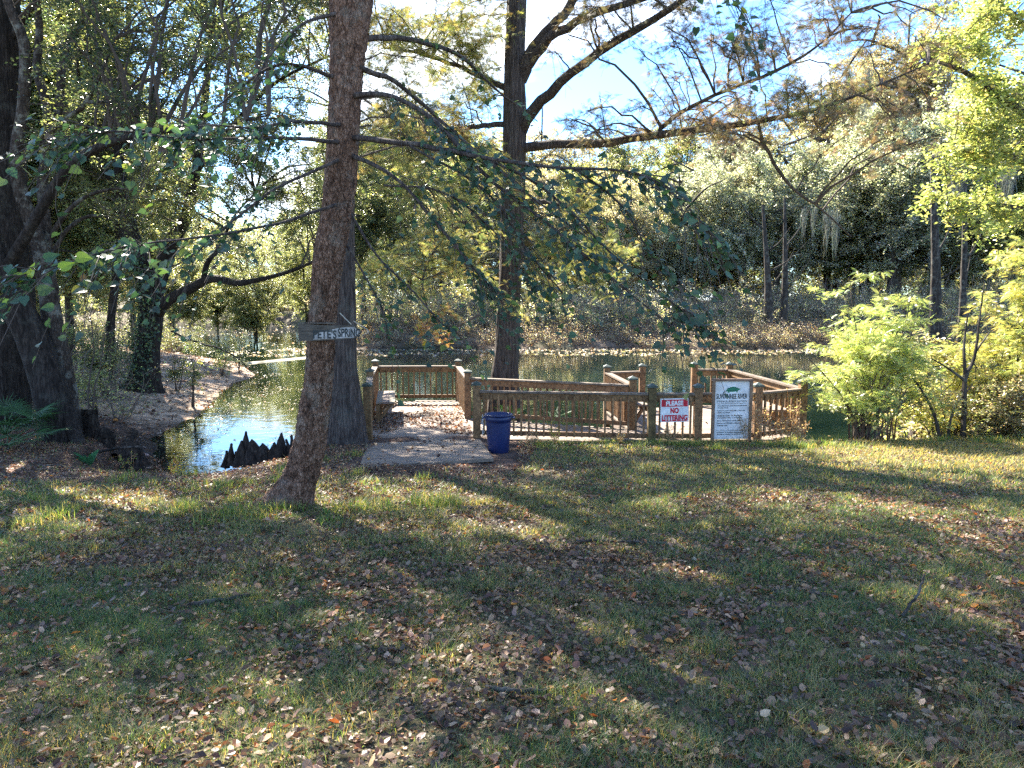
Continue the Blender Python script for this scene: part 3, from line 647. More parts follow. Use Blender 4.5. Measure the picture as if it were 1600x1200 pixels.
# root toes
for (px, py, w_) in ((424, 796, 24), (480, 798, 20), (452, 806, 20), (408, 802, 20)):
    q = np.array([at(470, 755, D1), at((px + 466) / 2, 776, D1 - .05), at(px, py, D1 - .1), at(px - (8 if px < 450 else -4), py + 14, D1 - .12)]); Rr = np.array([.15, .125, .085, .03]); Q = spline(np.hstack([q, Rr[:, None]]), 14); trunk(mb, Q[:, :3], Q[:, 3], 16, 0, .1, 7)
mb.obj('trunk', M['bark_near'], t1, True)
G1 = [[(556, 150, 14, 7.8), (610, 150, 10, 7.4), (680, 190, 9, 7.0), (760, 275, 7, 6.6), (850, 345, 5, 6.2), (950, 430, 4, 5.9), (1060, 520, 2, 5.7)],
      [(548, 215, 13, 7.8), (640, 225, 11, 7.2), (740, 243, 9, 6.6), (860, 262, 7, 6.0), (980, 268, 5, 5.5), (1050, 300, 3, 5.2), (1120, 375, 2, 5.1)],
      [(545, 240, 10, 7.8), (620, 280, 7, 7.3), (700, 370, 5, 6.9), (750, 430, 4, 6.7), (800, 480, 2, 6.6)],
      [(700, 235, 7, 6.9), (800, 265, 6, 6.6), (880, 320, 5, 6.3), (960, 400, 4, 6.1), (1040, 465, 3, 6.0), (1100, 510, 1.5, 5.9)],
      [(560, 105, 13, 7.9), (620, 130, 10, 8.2), (690, 190, 8, 8.4), (760, 250, 6, 8.6), (860, 330, 4, 8.8), (930, 380, 2, 8.9)],
      [(555, 60, 13, 8.0), (640, 62, 10, 8.6), (720, 88, 8, 9.1), (775, 140, 5, 9.5), (840, 190, 2, 9.9)],
      [(530, 195, 9, 7.7), (460, 190, 7, 6.9), (400, 200, 5, 6.3), (330, 196, 3, 5.8), (280, 205, 2, 5.5)],
      [(528, 222, 10, 7.7), (420, 215, 7, 6.5), (300, 218, 5, 5.6), (180, 205, 4, 5.0), (70, 228, 2, 4.7)],
      [(525, 320, 8, 7.6), (430, 350, 6, 6.6), (320, 370, 5, 5.8), (200, 385, 4, 5.1), (90, 415, 3, 4.6), (15, 435, 2, 4.4)],
      [(530, 250, 8, 7.7), (440, 290, 6, 7.0), (370, 340, 5, 6.6), (300, 400, 3, 6.3), (240, 430, 2, 6.1)],
      [(545, 330, 7, 7.8), (590, 400, 5, 7.6), (640, 450, 4, 7.5), (690, 505, 3, 7.4), (730, 530, 1.5, 7.4)],
      [(540, 380, 6, 7.8), (575, 440, 4, 7.5), (600, 490, 3, 7.4), (610, 560, 1.5, 7.3)],
      [(520, 120, 9, 7.8), (440, 100, 6, 7.5), (360, 150, 4, 7.2), (300, 210, 2, 7.0)],
      [(530, 20, 9, 7.9), (470, 40, 6, 7.5), (420, 90, 4, 7.3), (380, 160, 2, 7.2)],
      [(600, -420, 14, 8.2), (850, -250, 10, 7.2), (1020, -120, 6, 6.6), (1120, -30, 4, 6.3), (1165, 30, 2, 6.2)],
      [(640, 228, 6, 7.0), (760, 300, 5, 6.8), (830, 400, 4, 6.7), (900, 480, 2, 6.7)],
      [(600, 290, 5, 7.3), (690, 300, 4, 7.1), (770, 360, 3, 7.0), (840, 460, 2, 6.9)],
      [(900, 265, 5, 5.8), (970, 320, 4, 5.7), (1020, 400, 3, 5.7), (1090, 470, 1.5, 5.7)]]
DEN = [.85, 1.1, .8, .85, .5, .25, .9, 1.0, .9, .7, .7, .5, .6, .6, .45, .8, .8, .9]
r = np.random.default_rng(21); mb = MB(); tw = MB(); lf = MB(); G1 = [[(a_, b_, c_ * .72, d_) for a_, b_, c_, d_ in g] for g in G1]; PP = limbs(mb, G1, 22, 8, 50)
TW = []; TR = []
for g, P, den in zip(G1, PP, DEN):
    Ls = np.linalg.norm(np.diff(P, axis=0), axis=1).sum(); main = P[-1] - P[0]; main /= np.linalg.norm(main)
    n = int(Ls * 16 * den); tt = np.sort(r.random(n) * .82 + .18)
    for t in tt:
        u = t * (len(P) - 1); i = int(min(u, len(P) - 2)); p0 = P[i] + (P[i + 1] - P[i]) * (u - i); d = P[i + 1] - P[i]; d /= np.linalg.norm(d)
        dr = d * (.9 + .4 * r.random()) + r.normal(size=3) * .45 + np.array([0, 0, -.18]); dr /= np.linalg.norm(dr)
        L = (.25 + .55 * r.random()) * (1.1 - .4 * t); uu = np.linspace(0, 1, 6)[:, None]
        TW.append(p0 + dr * uu * L - np.array([0, 0, 1]) * uu ** 2 * L * (.25 + .3 * r.random()) + uu * (r.random((6, 3)) - .5) * .05); TR.append(np.linspace(.004, .0015, 6))
TW = np.array(TW); V, Fq = tubes(TW, np.array(TR), 4); tw.add(V, Fq)
allp = []; allt = []
q = 8; tt = (np.arange(q)[None] + r.random((len(TW), q))) / q; pts, tan = poly_at(TW, tt); keep = r.random(pts.shape[:2]) < .74; pts = pts[keep]; tan = tan[keep]
tan /= np.linalg.norm(tan, axis=1, keepdims=True); n = len(pts); side = r.choice([-1, 1], n)
yaw = np.arctan2(tan[:, 1], tan[:, 0]) + side * (.5 + .7 * r.random(n)); nr = np.stack([r.normal(size=n) * .55 + np.cos(yaw) * .5, r.normal(size=n) * .55 + np.sin(yaw) * .5 - .25, np.ones(n) * .75], 1)
c = pal(n, [(.045, .085, .055), (.065, .11, .06), (.036, .068, .048), (.14, .18, .06), (.24, .2, .04), (.1, .06, .035)], [6, 5, 4, 1.2, .3, .25], .25, r)
scatter(lf, HEART[0], HEART[1], pts + r.normal(size=(n, 3)) * .012, frames(nr, yaw), .036 + .042 * r.random(n), np.clip(c, 0, 1))
# low left branch tip leaves, backlight put into their yellow-green colour
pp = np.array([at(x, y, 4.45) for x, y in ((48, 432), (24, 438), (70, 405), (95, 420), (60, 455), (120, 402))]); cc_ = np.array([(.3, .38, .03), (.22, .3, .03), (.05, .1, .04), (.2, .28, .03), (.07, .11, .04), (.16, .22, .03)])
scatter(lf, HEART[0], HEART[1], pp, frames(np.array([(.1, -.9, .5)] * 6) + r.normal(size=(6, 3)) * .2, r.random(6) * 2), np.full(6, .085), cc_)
mb.obj('branch', M['bark_cyp'], t1, True)
ob = tw.obj('twigs', M['twig'], t1)
lf.obj('foliage', M['heart'], t1)
# high crown of the same tree (out of frame, it shades the lawn)
tw = MB(); lf = MB(); crown(tw, lf, T1P[150:], blob(r, 13, T1P[-20] + np.array([0.3, -.2, .6]), (2.6, 2.4, 2.0)), .7, r, 8, 30, .09, DKG, DW, OVAL); 
tw.obj('upper_twigs', M['twig'], t1); lf.obj('lawn_shade_foliage', M['heart'], t1)

# --- T2 dark cypress right behind it
b2 = P2(541, 13.6); b2 = np.array([*b2, H(*b2)])
t2 = thing('cypress_tree', b2, 'dark buttressed cypress standing at the water edge directly behind the leaning tree', 'tree')
mb = MB(); P, R = pix([(541, 712, 70, 13.6), (541, 690, 60, 13.6), (540, 640, 52, 13.6), (538, 560, 39, 13.6), (537, 450, 37, 13.6), (536, 300, 33, 13.7), (538, 100, 29, 13.8), (540, -150, 25, 14), (540, -500, 20, 14.3), (545, -800, 8, 14.5)], 120)
trunk(mb, P, R, 48, .28, .1, 12, 7, .55, (4, .5)); T2P = P
mb.obj('trunk', M['bark_cyp'], t2, True)
r = np.random.default_rng(31); tw = MB(); lf = MB(); cen = np.concatenate([blob(r, 46, (T2P[-1] + T2P[70]) / 2 + [0, .2, .3], (3.2, 3.0, 4.2)), region(r, 8, 560, 700, 60, 260, 13, 16)])
crown(tw, lf, T2P[35:], cen, .95, r, 9, 13, .2, FIRY + FIRB, None, SPRAY, .35, jit=.03, upb=.4)
tw.obj('branch', M['twig'], t2); lf.obj('foliage', M['fir'], t2)

# --- T3 big cypress behind the railing
b3 = P2(790, 18.2); b3 = np.array([*b3, WZ - .4])
t3 = thing('cypress_tree', b3, 'tall furrowed cypress in the middle behind the railing with limbs spreading to the upper right', 'tree')
mb = MB(); P, R = pix([(788, 700, 74, 18.2), (788, 650, 58, 18.2), (788, 600, 45, 18.2), (792, 540, 38, 18.2), (796, 450, 34, 18.2), (800, 350, 34, 18.2), (803, 250, 34, 18.2), (804, 180, 34, 18.2), (804, 100, 30, 18.2), (807, 0, 28, 18.3), (812, -150, 26, 18.4), (815, -400, 20, 18.6), (818, -700, 8, 18.8)], 160)
trunk(mb, P, R, 56, .3, .1, 22, 6, .9, (4, .4)); T3P = P
G3 = [[(812, 125, 22, 18.2), (838, 72, 17, 17.8), (870, 35, 14, 17.4), (900, -5, 13, 17), (960, -90, 9, 16.4), (1030, -190, 4, 15.9)],
      [(815, 112, 18, 18.2), (845, 74, 15, 17.6), (880, 45, 13, 17.1), (930, 22, 11, 16.6), (1000, 0, 9, 16.0), (1100, -40, 7, 15.2), (1220, -90, 3, 14.5)],
      [(814, 205, 20, 18.2), (835, 170, 17, 17.8), (862, 142, 15, 17.4), (900, 108, 14, 16.9), (950, 74, 13, 16.3), (1010, 38, 11, 15.7), (1070, -2, 10, 15.1), (1200, -90, 6, 14.2), (1300, -150, 3, 13.6)],
      [(812, 232, 15, 18.2), (870, 226, 13, 17.6), (940, 224, 12, 16.9), (1010, 214, 12, 16.2), (1090, 204, 11, 15.5), (1180, 190, 9, 14.8), (1240, 180, 7, 14.4), (1310, 160, 5, 14), (1380, 130, 3, 13.7), (1450, 100, 2, 13.4)],
      [(1028, 209, 7, 16), (1048, 186, 7, 15.9), (1090, 162, 6, 15.6), (1150, 135, 5, 15.2), (1220, 108, 5, 14.9), (1280, 70, 3, 14.6), (1330, 20, 2, 14.3)],
      [(1185, 192, 4, 14.8), (1192, 220, 5, 15), (1215, 265, 5, 15.2), (1245, 300, 4, 15.4), (1280, 325, 3, 15.6), (1330, 370, 2, 15.8)],
      [(790, 195, 9, 18.2), (740, 198, 7, 18), (690, 205, 5, 17.8), (640, 215, 2, 17.7)],
      [(795, 316, 9, 18.2), (850, 315, 8, 17.6), (872, 320, 6, 17.2), (905, 318, 2, 17)],
      [(800, 365, 8, 18.2), (850, 372, 6, 17.6), (900, 350, 4, 17.2), (960, 380, 2, 16.8)],
      [(795, 140, 10, 18.2), (730, 110, 7, 18.8), (660, 85, 5, 19.3), (600, 75, 3, 19.6)],
      [(790, 330, 8, 18.2), (730, 345, 6, 17.4), (680, 390, 4, 16.8), (660, 450, 3, 16.4), (690, 530, 1.5, 16.2)]]
LP = limbs(mb, G3, 18, 12, 80); mb.obj('trunk', M['bark_cyp'], t3, True)
r = np.random.default_rng(41); tw = MB(); lf = MB(); SK = skel_of(T3P[60:], *LP)
def cr(n, box_, rad, cols, size=.2, nl=15, nt=11, skel=None, tws=None, lfs=None): crown(tws or tw, lfs or lf, SK if skel is None else skel, region(r, int(n * 1.7), *box_), rad, r, nt, nl, size, cols, None, SPRAY, .4, jit=.03, upb=.35, cjit=.3)
cr(26, (1020, 1480, 15, 225, 13.4, 15.8), .6, FIRR, .15, 8, 9)
cr(8, (1160, 1400, 110, 190, 13.4, 15), .55, FIRR + FIRY, .15, 10, 9)
cr(26, (880, 1330, -60, 85, 13.6, 17), .7, FIRB, .15, 10, 9)
cr(20, (850, 1180, 50, 235, 14.4, 17.4), .65, FIRB + FIRR, .15, 9, 8)
cr(48, (560, 800, -10, 300, 17.5, 20.5), .75, FIRY, .14)
cr(7, (560, 780, -60, 60, 17.5, 20.5), .75, FIRY + FIRB, .14)
cr(18, (570, 780, 220, 470, 15.8, 18), .7, FIRY, .14)
cr(7, (840, 1000, 240, 420, 16, 18), .6, FIRY, .14)
cr(6, (850, 960, 380, 480, 16.5, 17.5), .6, FIRY + GRN[:3], .19)
cr(2, (665, 700, 470, 535, 16, 16.3), .42, [(.36, .22, .08), (.42, .34, .13), (.4, .2, .07), (.3, .32, .1)], .13, 12)
cr(2, (660, 740, 205, 225, 17.6, 18), .4, [(.34, .2, .1), (.3, .24, .1)], .13, 10)
crown(tw, lf, SK, blob(r, 60, T3P[-1] - [0, .4, 4.0], (5.4, 5.2, 4.2)), .5, r, 8, 13, .24, FIRR + FIRB, None, SPRAY, .35, jit=.03)  # unseen top of the crown, put in for the shadows it casts
crown(tw, lf, SK, blob(r, 14, np.array([2.5, 14.5, 11.5]), (4.2, 2.5, 1.8)), .7, r, 8, 10, .24, FIRR + FIRB, None, SPRAY, .35, jit=.03)
tw.obj('branch', M['twig'], t3); lf.obj('foliage', M['fir'], t3)

# --- left group
def simple_tree(name, label, guides, furrow=.1, k=32, mat='bark_dark', flare=(.25, 5, .5), s=1, thin=1.0):
    g0 = guides[0][0]; b = at(g0[0], g0[1], g0[3]); b[2] = float(H(b[0], b[1])); t = thing(name, b, label, 'tree'); mb = MB(); Ps = []
    for i, g in enumerate(guides):
        g = [(a_, b_, c_ * thin, d_) for a_, b_, c_, d_ in g]; P, R = pix(g, 90 if i == 0 else 24); trunk(mb, P, R, k if i == 0 else 12, flare[0] if i == 0 else 0, furrow, s + i, flare[1], flare[2], (4, 1)); Ps.append(P)
    mb.obj('trunk', M[mat], t, True); return t, Ps
t4, P4 = simple_tree('oak_tree', 'dark ridged trunk leaning left, its red-brown limb arching over to the right', [
    [(112, 712, 60, 14), (100, 690, 66, 14), (88, 640, 64, 14), (72, 585, 60, 14), (52, 530, 56, 14), (28, 480, 52, 13.9), (5, 430, 46, 13.8), (-20, 360, 42, 13.7), (-45, 250, 38, 13.6), (-60, 50, 32, 13.5), (-60, -300, 20, 13.5)],
    [(10, 420, 22, 13.8), (40, 370, 20, 13.5), (66, 325, 19, 13.3), (92, 282, 18, 13.1), (125, 247, 17, 12.8), (170, 224, 15, 12.5), (215, 212, 13, 12.2), (250, 205, 11, 12), (330, 200, 6, 11.6), (420, 180, 3, 11.2)],
    [(128, 706, 18, 13.5), (118, 680, 24, 13.8), (104, 640, 30, 13.95)], [(80, 706, 22, 13.8), (84, 680, 30, 13.9), (86, 640, 30, 14)]], s=3, flare=(.08, 5, .4), thin=.82)
t4b, P4b = simple_tree('lichened_tree', 'slender lichen-spotted grey tree forking beside the dark leaning trunk', [
    [(118, 700, 30, 14.6), (108, 640, 32, 14.6), (96, 570, 32, 14.5), (82, 500, 30, 14.4), (74, 440, 28, 14.3), (62, 385, 24, 14.2), (45, 335, 20, 14.1), (30, 290, 18, 14), (26, 240, 17, 13.9), (36, 170, 16, 13.8), (40, 110, 15, 13.7), (36, 60, 14, 13.6), (12, 0, 12, 13.5), (-20, -120, 8, 13.4)],
    [(74, 420, 20, 14.3), (72, 350, 16, 14.4), (66, 290, 15, 14.5), (76, 220, 14, 14.6), (72, 160, 13, 14.6), (58, 110, 12, 14.7), (62, 40, 10, 14.8), (50, -60, 6, 14.9)],
    [(74, 230, 12, 14.6), (92, 170, 12, 14.8), (98, 100, 11, 15), (112, 60, 9, 15.2), (140, 20, 6, 15.4), (160, -40, 4, 15.5)],
    [(34, 250, 9, 14), (60, 220, 9, 13.6), (100, 190, 8, 13.2), (135, 160, 7, 13), (160, 110, 5, 12.8), (180, 60, 3, 12.7)],
    [(135, 160, 6, 13), (185, 160, 5, 12.8), (230, 168, 4, 12.6), (285, 188, 2, 12.4)],
    [(78, 380, 8, 14.3), (95, 345, 7, 14.1), (130, 310, 6, 14), (180, 295, 4, 13.9), (220, 300, 2, 13.8)],
    [(80, 400, 7, 14.3), (105, 360, 6, 14.4), (140, 338, 5, 14.5), (190, 342, 3, 14.6)]], mat='bark_lichen', flare=(.1, 4, .3), s=13)
t5, P5 = simple_tree('big_oak', 'huge black-brown trunk running up the left edge behind the palm fronds', [
    [(6, 690, 92, 15.8), (6, 660, 88, 15.8), (8, 600, 84, 15.8), (12, 500, 82, 15.8), (12, 400, 78, 15.8), (8, 300, 72, 15.8), (4, 200, 68, 15.8), (2, 100, 62, 15.8), (2, 0, 56, 15.8), (0, -200, 44, 15.8), (0, -600, 20, 15.8)],
    [(20, 60, 16, 15.8), (60, 0, 12, 15), (140, -60, 8, 14), (240, -100, 4, 13)]], s=23, k=48, flare=(.05, 5, .5), thin=.85)
t6, P6 = simple_tree('ivy_oak', 'vine-clad oak on the sandy point with a long limb reaching right toward the water', [
    [(222, 612, 56, 24), (226, 590, 44, 24), (232, 540, 34, 24), (236, 490, 36, 24), (232, 445, 34, 24), (218, 405, 26, 24), (205, 360, 21, 24), (190, 300, 18, 24), (185, 200, 15, 24), (180, 80, 12, 24), (170, -80, 8, 24)],
    [(240, 470, 26, 24), (254, 420, 25, 24), (270, 375, 22, 23.8), (292, 335, 18, 23.6), (306, 270, 15, 23.4), (318, 180, 12, 23.2), (330, 60, 8, 23)],
    [(246, 490, 20, 24), (262, 470, 18, 23.6), (300, 450, 15, 23), (330, 435, 13, 22.4), (370, 442, 11, 21.8), (400, 438, 8, 21.4), (450, 425, 6, 21), (500, 405, 4, 20.6)],
    [(318, 440, 9, 22.6), (325, 410, 8, 22.4), (345, 385, 6, 22.2), (365, 340, 4, 22), (400, 300, 2, 22)],
    [(192, 310, 10, 24), (150, 240, 8, 23), (130, 170, 6, 22), (120, 90, 4, 21)],
    [(306, 270, 9, 23.4), (360, 200, 7, 22.6), (430, 130, 5, 22), (520, 85, 3, 21.4)]], s=33, flare=(.35, 5, .45))
t7, P7 = simple_tree('forked_tree', 'thin dark twin-stemmed tree standing between the vine-clad oak and the lichened trunk', [
    [(172, 590, 15, 27), (174, 500, 12, 27), (185, 400, 12, 27), (188, 320, 12, 27), (200, 240, 11, 27), (198, 120, 9, 27), (205, -60, 5, 27)],
    [(186, 330, 9, 27), (165, 260, 8, 27), (160, 180, 7, 27), (140, 100, 5, 27)],
    [(188, 300, 9, 27), (228, 240, 8, 26.6), (240, 150, 7, 26.3), (262, 60, 4, 26)]], s=43)
r = np.random.default_rng(51)
def lcrown(t, skel, specs, mat='leaf'):
    tw = MB(); lf = MB()
    for (n, bx, rad, nt, nl, size, cols, w) in specs: crown(tw, lf, skel, region(r, n, *bx), rad, r, nt, nl, size, cols, w, DIA if size > .05 else DIA, .25, clw=.4)
    tw.obj('branch', M['twig'], t); lf.obj('foliage', M[mat], t)
lcrown(t4, skel_of(*P4), [(40, (70, 480, -150, 90, 11, 16), .9, 9, 46, .055, DKG, DW), (7, (100, 420, 130, 230, 10.5, 12.5), .5, 8, 26, .055, DKG, DW), (8, (-200, 100, -600, -200, 12, 16), .9, 8, 40, .075, DKG, DW)])
lcrown(t4b, skel_of(*P4b), [(30, (55, 320, -40, 280, 13, 16), .6, 8, 34, .05, GRN, GW), (6, (100, 240, 280, 380, 13.5, 15.5), .5, 7, 22, .05, GRN, GW)])
lcrown(t5, skel_of(*P5), [(26, (-300, 260, -700, -50, 13, 18), .6, 8, 30, .07, DKG, DW)])
lcrown(t6, skel_of(*P6), [(150, (40, 540, -80, 330, 19, 26), .9, 9, 120, .058, GRN, GW), (34, (330, 560, -60, 290, 20, 27), .9, 9, 100, .058, GRN, None), (22, (240, 560, 250, 400, 20, 24), .8, 8, 80, .055, GRN, GW), (16, (150, 560, -300, -60, 19, 26), 1.1, 8, 50, .09, GRN, GW)])
lcrown(t7, skel_of(*P7), [(75, (40, 400, -60, 330, 25.5, 29), .9, 9, 100, .06, DKG, DW)])
for (t_, sk_, x0, x1, y0, y1, n_) in ((t5, P5[0][50:], -16, -8, 13, 21, 120), (t2, T2P[60:], -9, -1, 13.5, 20, 120)):  # extra high canopy, mostly above the frame, added to shade the lawn
    tw = MB(); lf = MB(); cen = np.stack([x0 + (x1 - x0) * r.random(n_ * 3), y0 + (y1 - y0) * r.random(n_ * 3), 9.3 + 3.5 * r.random(n_ * 3)], 1); cen = cen[fb2(cen[:, 0] - cen[:, 2] * -.37, cen[:, 1] - cen[:, 2] * 1.09, .42, 2, 77) > .5][:n_]; crown(tw, lf, sk_, cen, .42, r, 7, 22, .1, DKG, DW, OVAL, .25, clw=.4)
    tw.obj('lawn_shade_branch', M['twig'], t_); lf.obj('lawn_shade_foliage', M['leaf'], t_)
# vines on the oak trunk
rv = np.random.default_rng(52); lf = MB(); n = 1300; k_ = rv.integers(3, 45, n); nr = rv.normal(size=(n, 3)); nr[:, 1] = -np.abs(nr[:, 1]); nr[:, 2] = nr[:, 2] * .5 + .4
pts = P6[0][k_] + np.stack([rv.normal(size=n) * .26, -np.abs(rv.normal(size=n)) * .2 - .28, rv.normal(size=n) * .08], 1); scatter(lf, HEART[0], HEART[1], pts, frames(nr, rv.random(n) * 6), .06 + .04 * rv.random(n), pal(n, DKG, DW, .3, rv)); lf.obj('vine', M['heart'], t6)

# --- prototype trees for the banks
def proto_tree(name, seed, hgt, rx, rz, zc, ncl, crad, size, cols, w, label, loc, tr=.22, lean=.06, nl=46, proto=DIA, mat='leaf', clw=.35, moss=0, lo=.3, trunks=1, ntw=9):
    r = np.random.default_rng(seed); base = np.array([0, 0, 0.0]); t = thing(name, (0, 0, 0), label, 'tree'); mb = MB(); sk = []
    for q in range(trunks):
        ln = (r.random(2) - .5) * 2 * (lean * hgt + (.12 * hgt if trunks > 1 else 0)); pts = [(0, 0, -.4), (ln[0] * .1, ln[1] * .1, hgt * .2), (ln[0] * .35 + r.normal() * .15, ln[1] * .4, hgt * .45), (ln[0] * .8, ln[1] * .7, hgt * .7), (ln[0], ln[1], hgt * .96)]
        if trunks > 1: pts = [(p[0] + (q - .5) * .35, p[1], p[2]) for p in pts]
        P = spline(pts, 50); R = np.linspace(1, .12, 50) ** .8 * tr; trunk(mb, P, R, 16, .3, .1, seed + q, 5, .5, (3, .5)); sk.append(P[12:])
    sk = np.concatenate(sk); cen = blob(r, ncl, (0, 0, zc), (rx, rx, rz), lo); cen = cen[cen[:, 2] > 1.5]
    # secondary limbs
    for q in range(9):
        a = r.random() * 2 * PI; i = r.integers(5, len(sk) - 8); p0 = sk[i]; L = rx * (.5 + .5 * r.random()); e = p0 + np.array([math.cos(a) * L, math.sin(a) * L, L * (.1 + .6 * r.random())]); P = spline([p0, (p0 + e) / 2 + [0, 0, .12 * L] + r.normal(size=3) * .2, e], 12)
        V, Fq = tubes(P[None], np.linspace(tr * .38, .03, 12)[None], 7); mb.add(V, Fq); sk = np.concatenate([sk, P[3:]])
    lf = MB(); crown(mb, lf, sk, cen, crad, r, ntw, nl, size, cols, w, proto, .3, .3, .05, clw=clw, twr=.012)
    mb.obj('trunk', M['bark_far'], t, True); lf.obj('foliage', M[mat], t)
    if moss:
        
        for i_ in r.choice(len(cen), moss): mm = MB(); mossy(mm, cen[[i_]] - [0, 0, .6], r, 1.5, 40, .012); mm.obj('hanging_moss', M['moss'], t)
    return t
def mossy(mb, tops, r, L=1.2, n=30, w=.01, sp=.12):
    k = len(tops); p0 = np.repeat(tops, n, 0) + r.normal(size=(k * n, 3)) * [sp, sp, .1 * L]; ln = L * (.15 + .85 * r.random(k * n) ** 1.6); u = np.linspace(0, 1, 7)[None, :, None]
    P = p0[:, None] - np.array([0, 0, 1.0]) * u * ln[:, None, None] + (r.random((k * n, 7, 3)) - .5) * [.16 * L ** .5, .16 * L ** .5, .1]; P[:, :, :2] = P[:, :, :2] * (1 - .35 * u) + np.repeat(tops, n, 0)[:, None, :2] * .35 * u
    V, Fq = tubes(P, np.full((k * n, 7), w) * (1.1 - u[:, :, 0] * .8), 3); c = pal(len(P), [(.3, .31, .27), (.22, .23, .2), (.38, .38, .33)], None, .2, r); mb.add(V, Fq, np.repeat(c, 21, 0))
GRY = [(.24, .25, .22), (.34, .35, .31), (.15, .17, .13), (.46, .46, .41), (.2, .22, .14)]  # palettes from here to PNK greyed, putting background haze into leaf colour
YEL = [(.28, .31, .13), (.4, .4, .18), (.2, .24, .11), (.44, .4, .2), (.16, .19, .1)]
RUS = [(.34, .26, .18), (.28, .26, .18), (.4, .28, .18), (.26, .26, .18), (.32, .31, .18)]
PNK = [(.38, .31, .26), (.46, .38, .32), (.32, .31, .2), (.42, .39, .2), (.28, .25, .2)]
def place(t, px, d, sc, rz, label, group=None, first=False):
    p = P2(px, d); z = float(H(p[0], p[1])) - .1
    if first:
        t.location = (p[0], p[1], z); t.rotation_euler = (0, 0, rz); t.scale = (sc,) * 3; t['label'] = label
        if group: t['group'] = group
        return t
    return copytree(t, (p[0], p[1], z), rz, sc, label, group)
oak = proto_tree('mossy_oak', 61, 12, 5.2, 4.6, 7.2, 130, 1.35, .12, GRY, None, 'x', None, .26, nl=90, moss=7, trunks=2)
yel = proto_tree('yellow_green_tree', 62, 15, 4.6, 6.0, 9.2, 120, 1.3, .125, YEL + GRN[:3], None, 'x', None, .2, nl=85)
rus = proto_tree('rusty_cypress', 63, 19, 4.0, 7.0, 12.5, 120, 1.3, .125, RUS, None, 'x', None, .26, nl=85)
pnk = proto_tree('half_bare_tree', 64, 12, 4.2, 5.0, 7.0, 95, 1.3, .11, PNK, None, 'x', None, .14, nl=75, moss=5)
ev = proto_tree('dark_evergreen_tree', 65, 13, 4.4, 5.2, 7.6, 110, 1.4, .12, DKG[2:] + GRY, None, 'x', None, .2, nl=80)
BG = 'trees on the far bank'
for (t, px, d, sc, rz, lab, fi) in [
    (oak, 1205, 58, 1.0, .4, 'grey mossy oak with two dark stems on the far bank above the deck sign', 1), (oak, 1060, 60, .85, 2.2, 'low grey round oak on the far bank left of the two-stemmed one', 0), (oak, 1390, 56, 1.18, 4.2, 'broad grey oak with hanging moss behind the bright green shrub', 0),
    (oak, 1480, 62, 1.35, 1.2, 'tallest grey mossy oak, behind the yellow-green tree at the right', 0), (oak, 1296, 66, 1.15, 3.3, 'grey oak with pale moss strands dangling, between the two-stemmed oak and the broad one', 0),
    (oak, 1120, 66, 1.1, 5.2, 'tall pale grey oak standing above and behind the low grey round oak', 0), (oak, 1350, 64, 1.25, .9, 'high grey oak crown just right of the pale moss beards', 0), (yel, 960, 78, 1.05, 2.2, 'tall yellow-green tree right of the middle trunk under the long branch', 0), (yel, 680, 76, 1.1, 1.0, 'tall pale yellow tree filling the gap between the two near trunks', 0), (pnk, 860, 74, 1.3, 2.9, 'tall thin half-bare tree right behind the middle trunk', 0), (rus, 740, 82, .85, 2.3, 'thin golden-brown tree high behind the left side of the middle trunk', 0), (yel, 1060, 80, 1.15, 5.5, 'tall yellow-green tree at the lower edge of the blue sky gap', 0),
    (rus, 1150, 74, .88, 0, 'rust-tinged cypress rising behind the grey oak above the deck sign', 1), (rus, 1290, 68, .98, 1.4, 'rust-tinged tall cypress against the blue sky, centre right', 0), (rus, 1400, 72, 1.25, 2.6, 'tallest rust-topped cypress touching the top edge right of the blue sky', 0), (rus, 640, 74, .95, 3.9, 'thin rust-brown cypress seen between the two near trunks', 0),
    (yel, 1010, 70, .78, .3, 'short yellow-green tree under the sky gap, right of the middle trunk', 1), (yel, 900, 62, .72, 1.9, 'yellow-green tree on the far bank just right of the middle trunk', 0), (yel, 740, 64, .86, 3.1, 'yellow tree across the water just left of the middle trunk', 0), (yel, 600, 64, .8, 4.4, 'yellow tree across the water above the small platform', 0), (yel, 1330, 60, .55, 5, 'small yellow-green tree low behind the bright green shrub', 0), (yel, 1590, 52, .95, 2.5, 'yellow-green tree across the water at the right edge', 0),
    (pnk, 970, 58, .8, 0, 'thin pinkish half-bare tree above the right part of the deck', 1), (pnk, 830, 59, .85, 1.4, 'pinkish half-bare tree behind the middle trunk', 0), (pnk, 1130, 62, .9, 2.6, 'half-bare pinkish tree peeping over the grey round oak', 0), (pnk, 690, 58, .7, 4, 'small half-bare tree at the far waterline left of the middle trunk', 0), (pnk, 1540, 60, 1.1, .8, 'half-bare tree behind the yellow shrubs at the right', 0),
    (ev, 1450, 56, .85, .5, 'dark evergreen with thick trunk behind the bright green shrub', 1), (ev, 1505, 60, .8, 2, 'dark evergreen with black trunk right of the thick-trunked one', 0), (ev, 780, 76, 1.0, 3, 'dark evergreen far back behind the middle trunk', 0), (ev, 530, 72, .75, 5, 'dark evergreen across the channel behind the leaning tree', 0)]:
    place(t, px, d + 9, sc * 1.22 * (d + 9) / d, rz, lab, BG, bool(fi))
LG = 'trees on the sandy point and left bank'
sml = proto_tree('small_leaf_tree', 66, 12, 4.2, 5.2, 7.0, 110, 1.2, .072, GRN, GW, 'x', None, .16, nl=200, ntw=10)
sm2 = proto_tree('yellowing_tree', 67, 11, 4.0, 5.0, 6.4, 100, 1.2, .072, YEL + GRN, None, 'x', None, .13, nl=190, ntw=10, trunks=2)
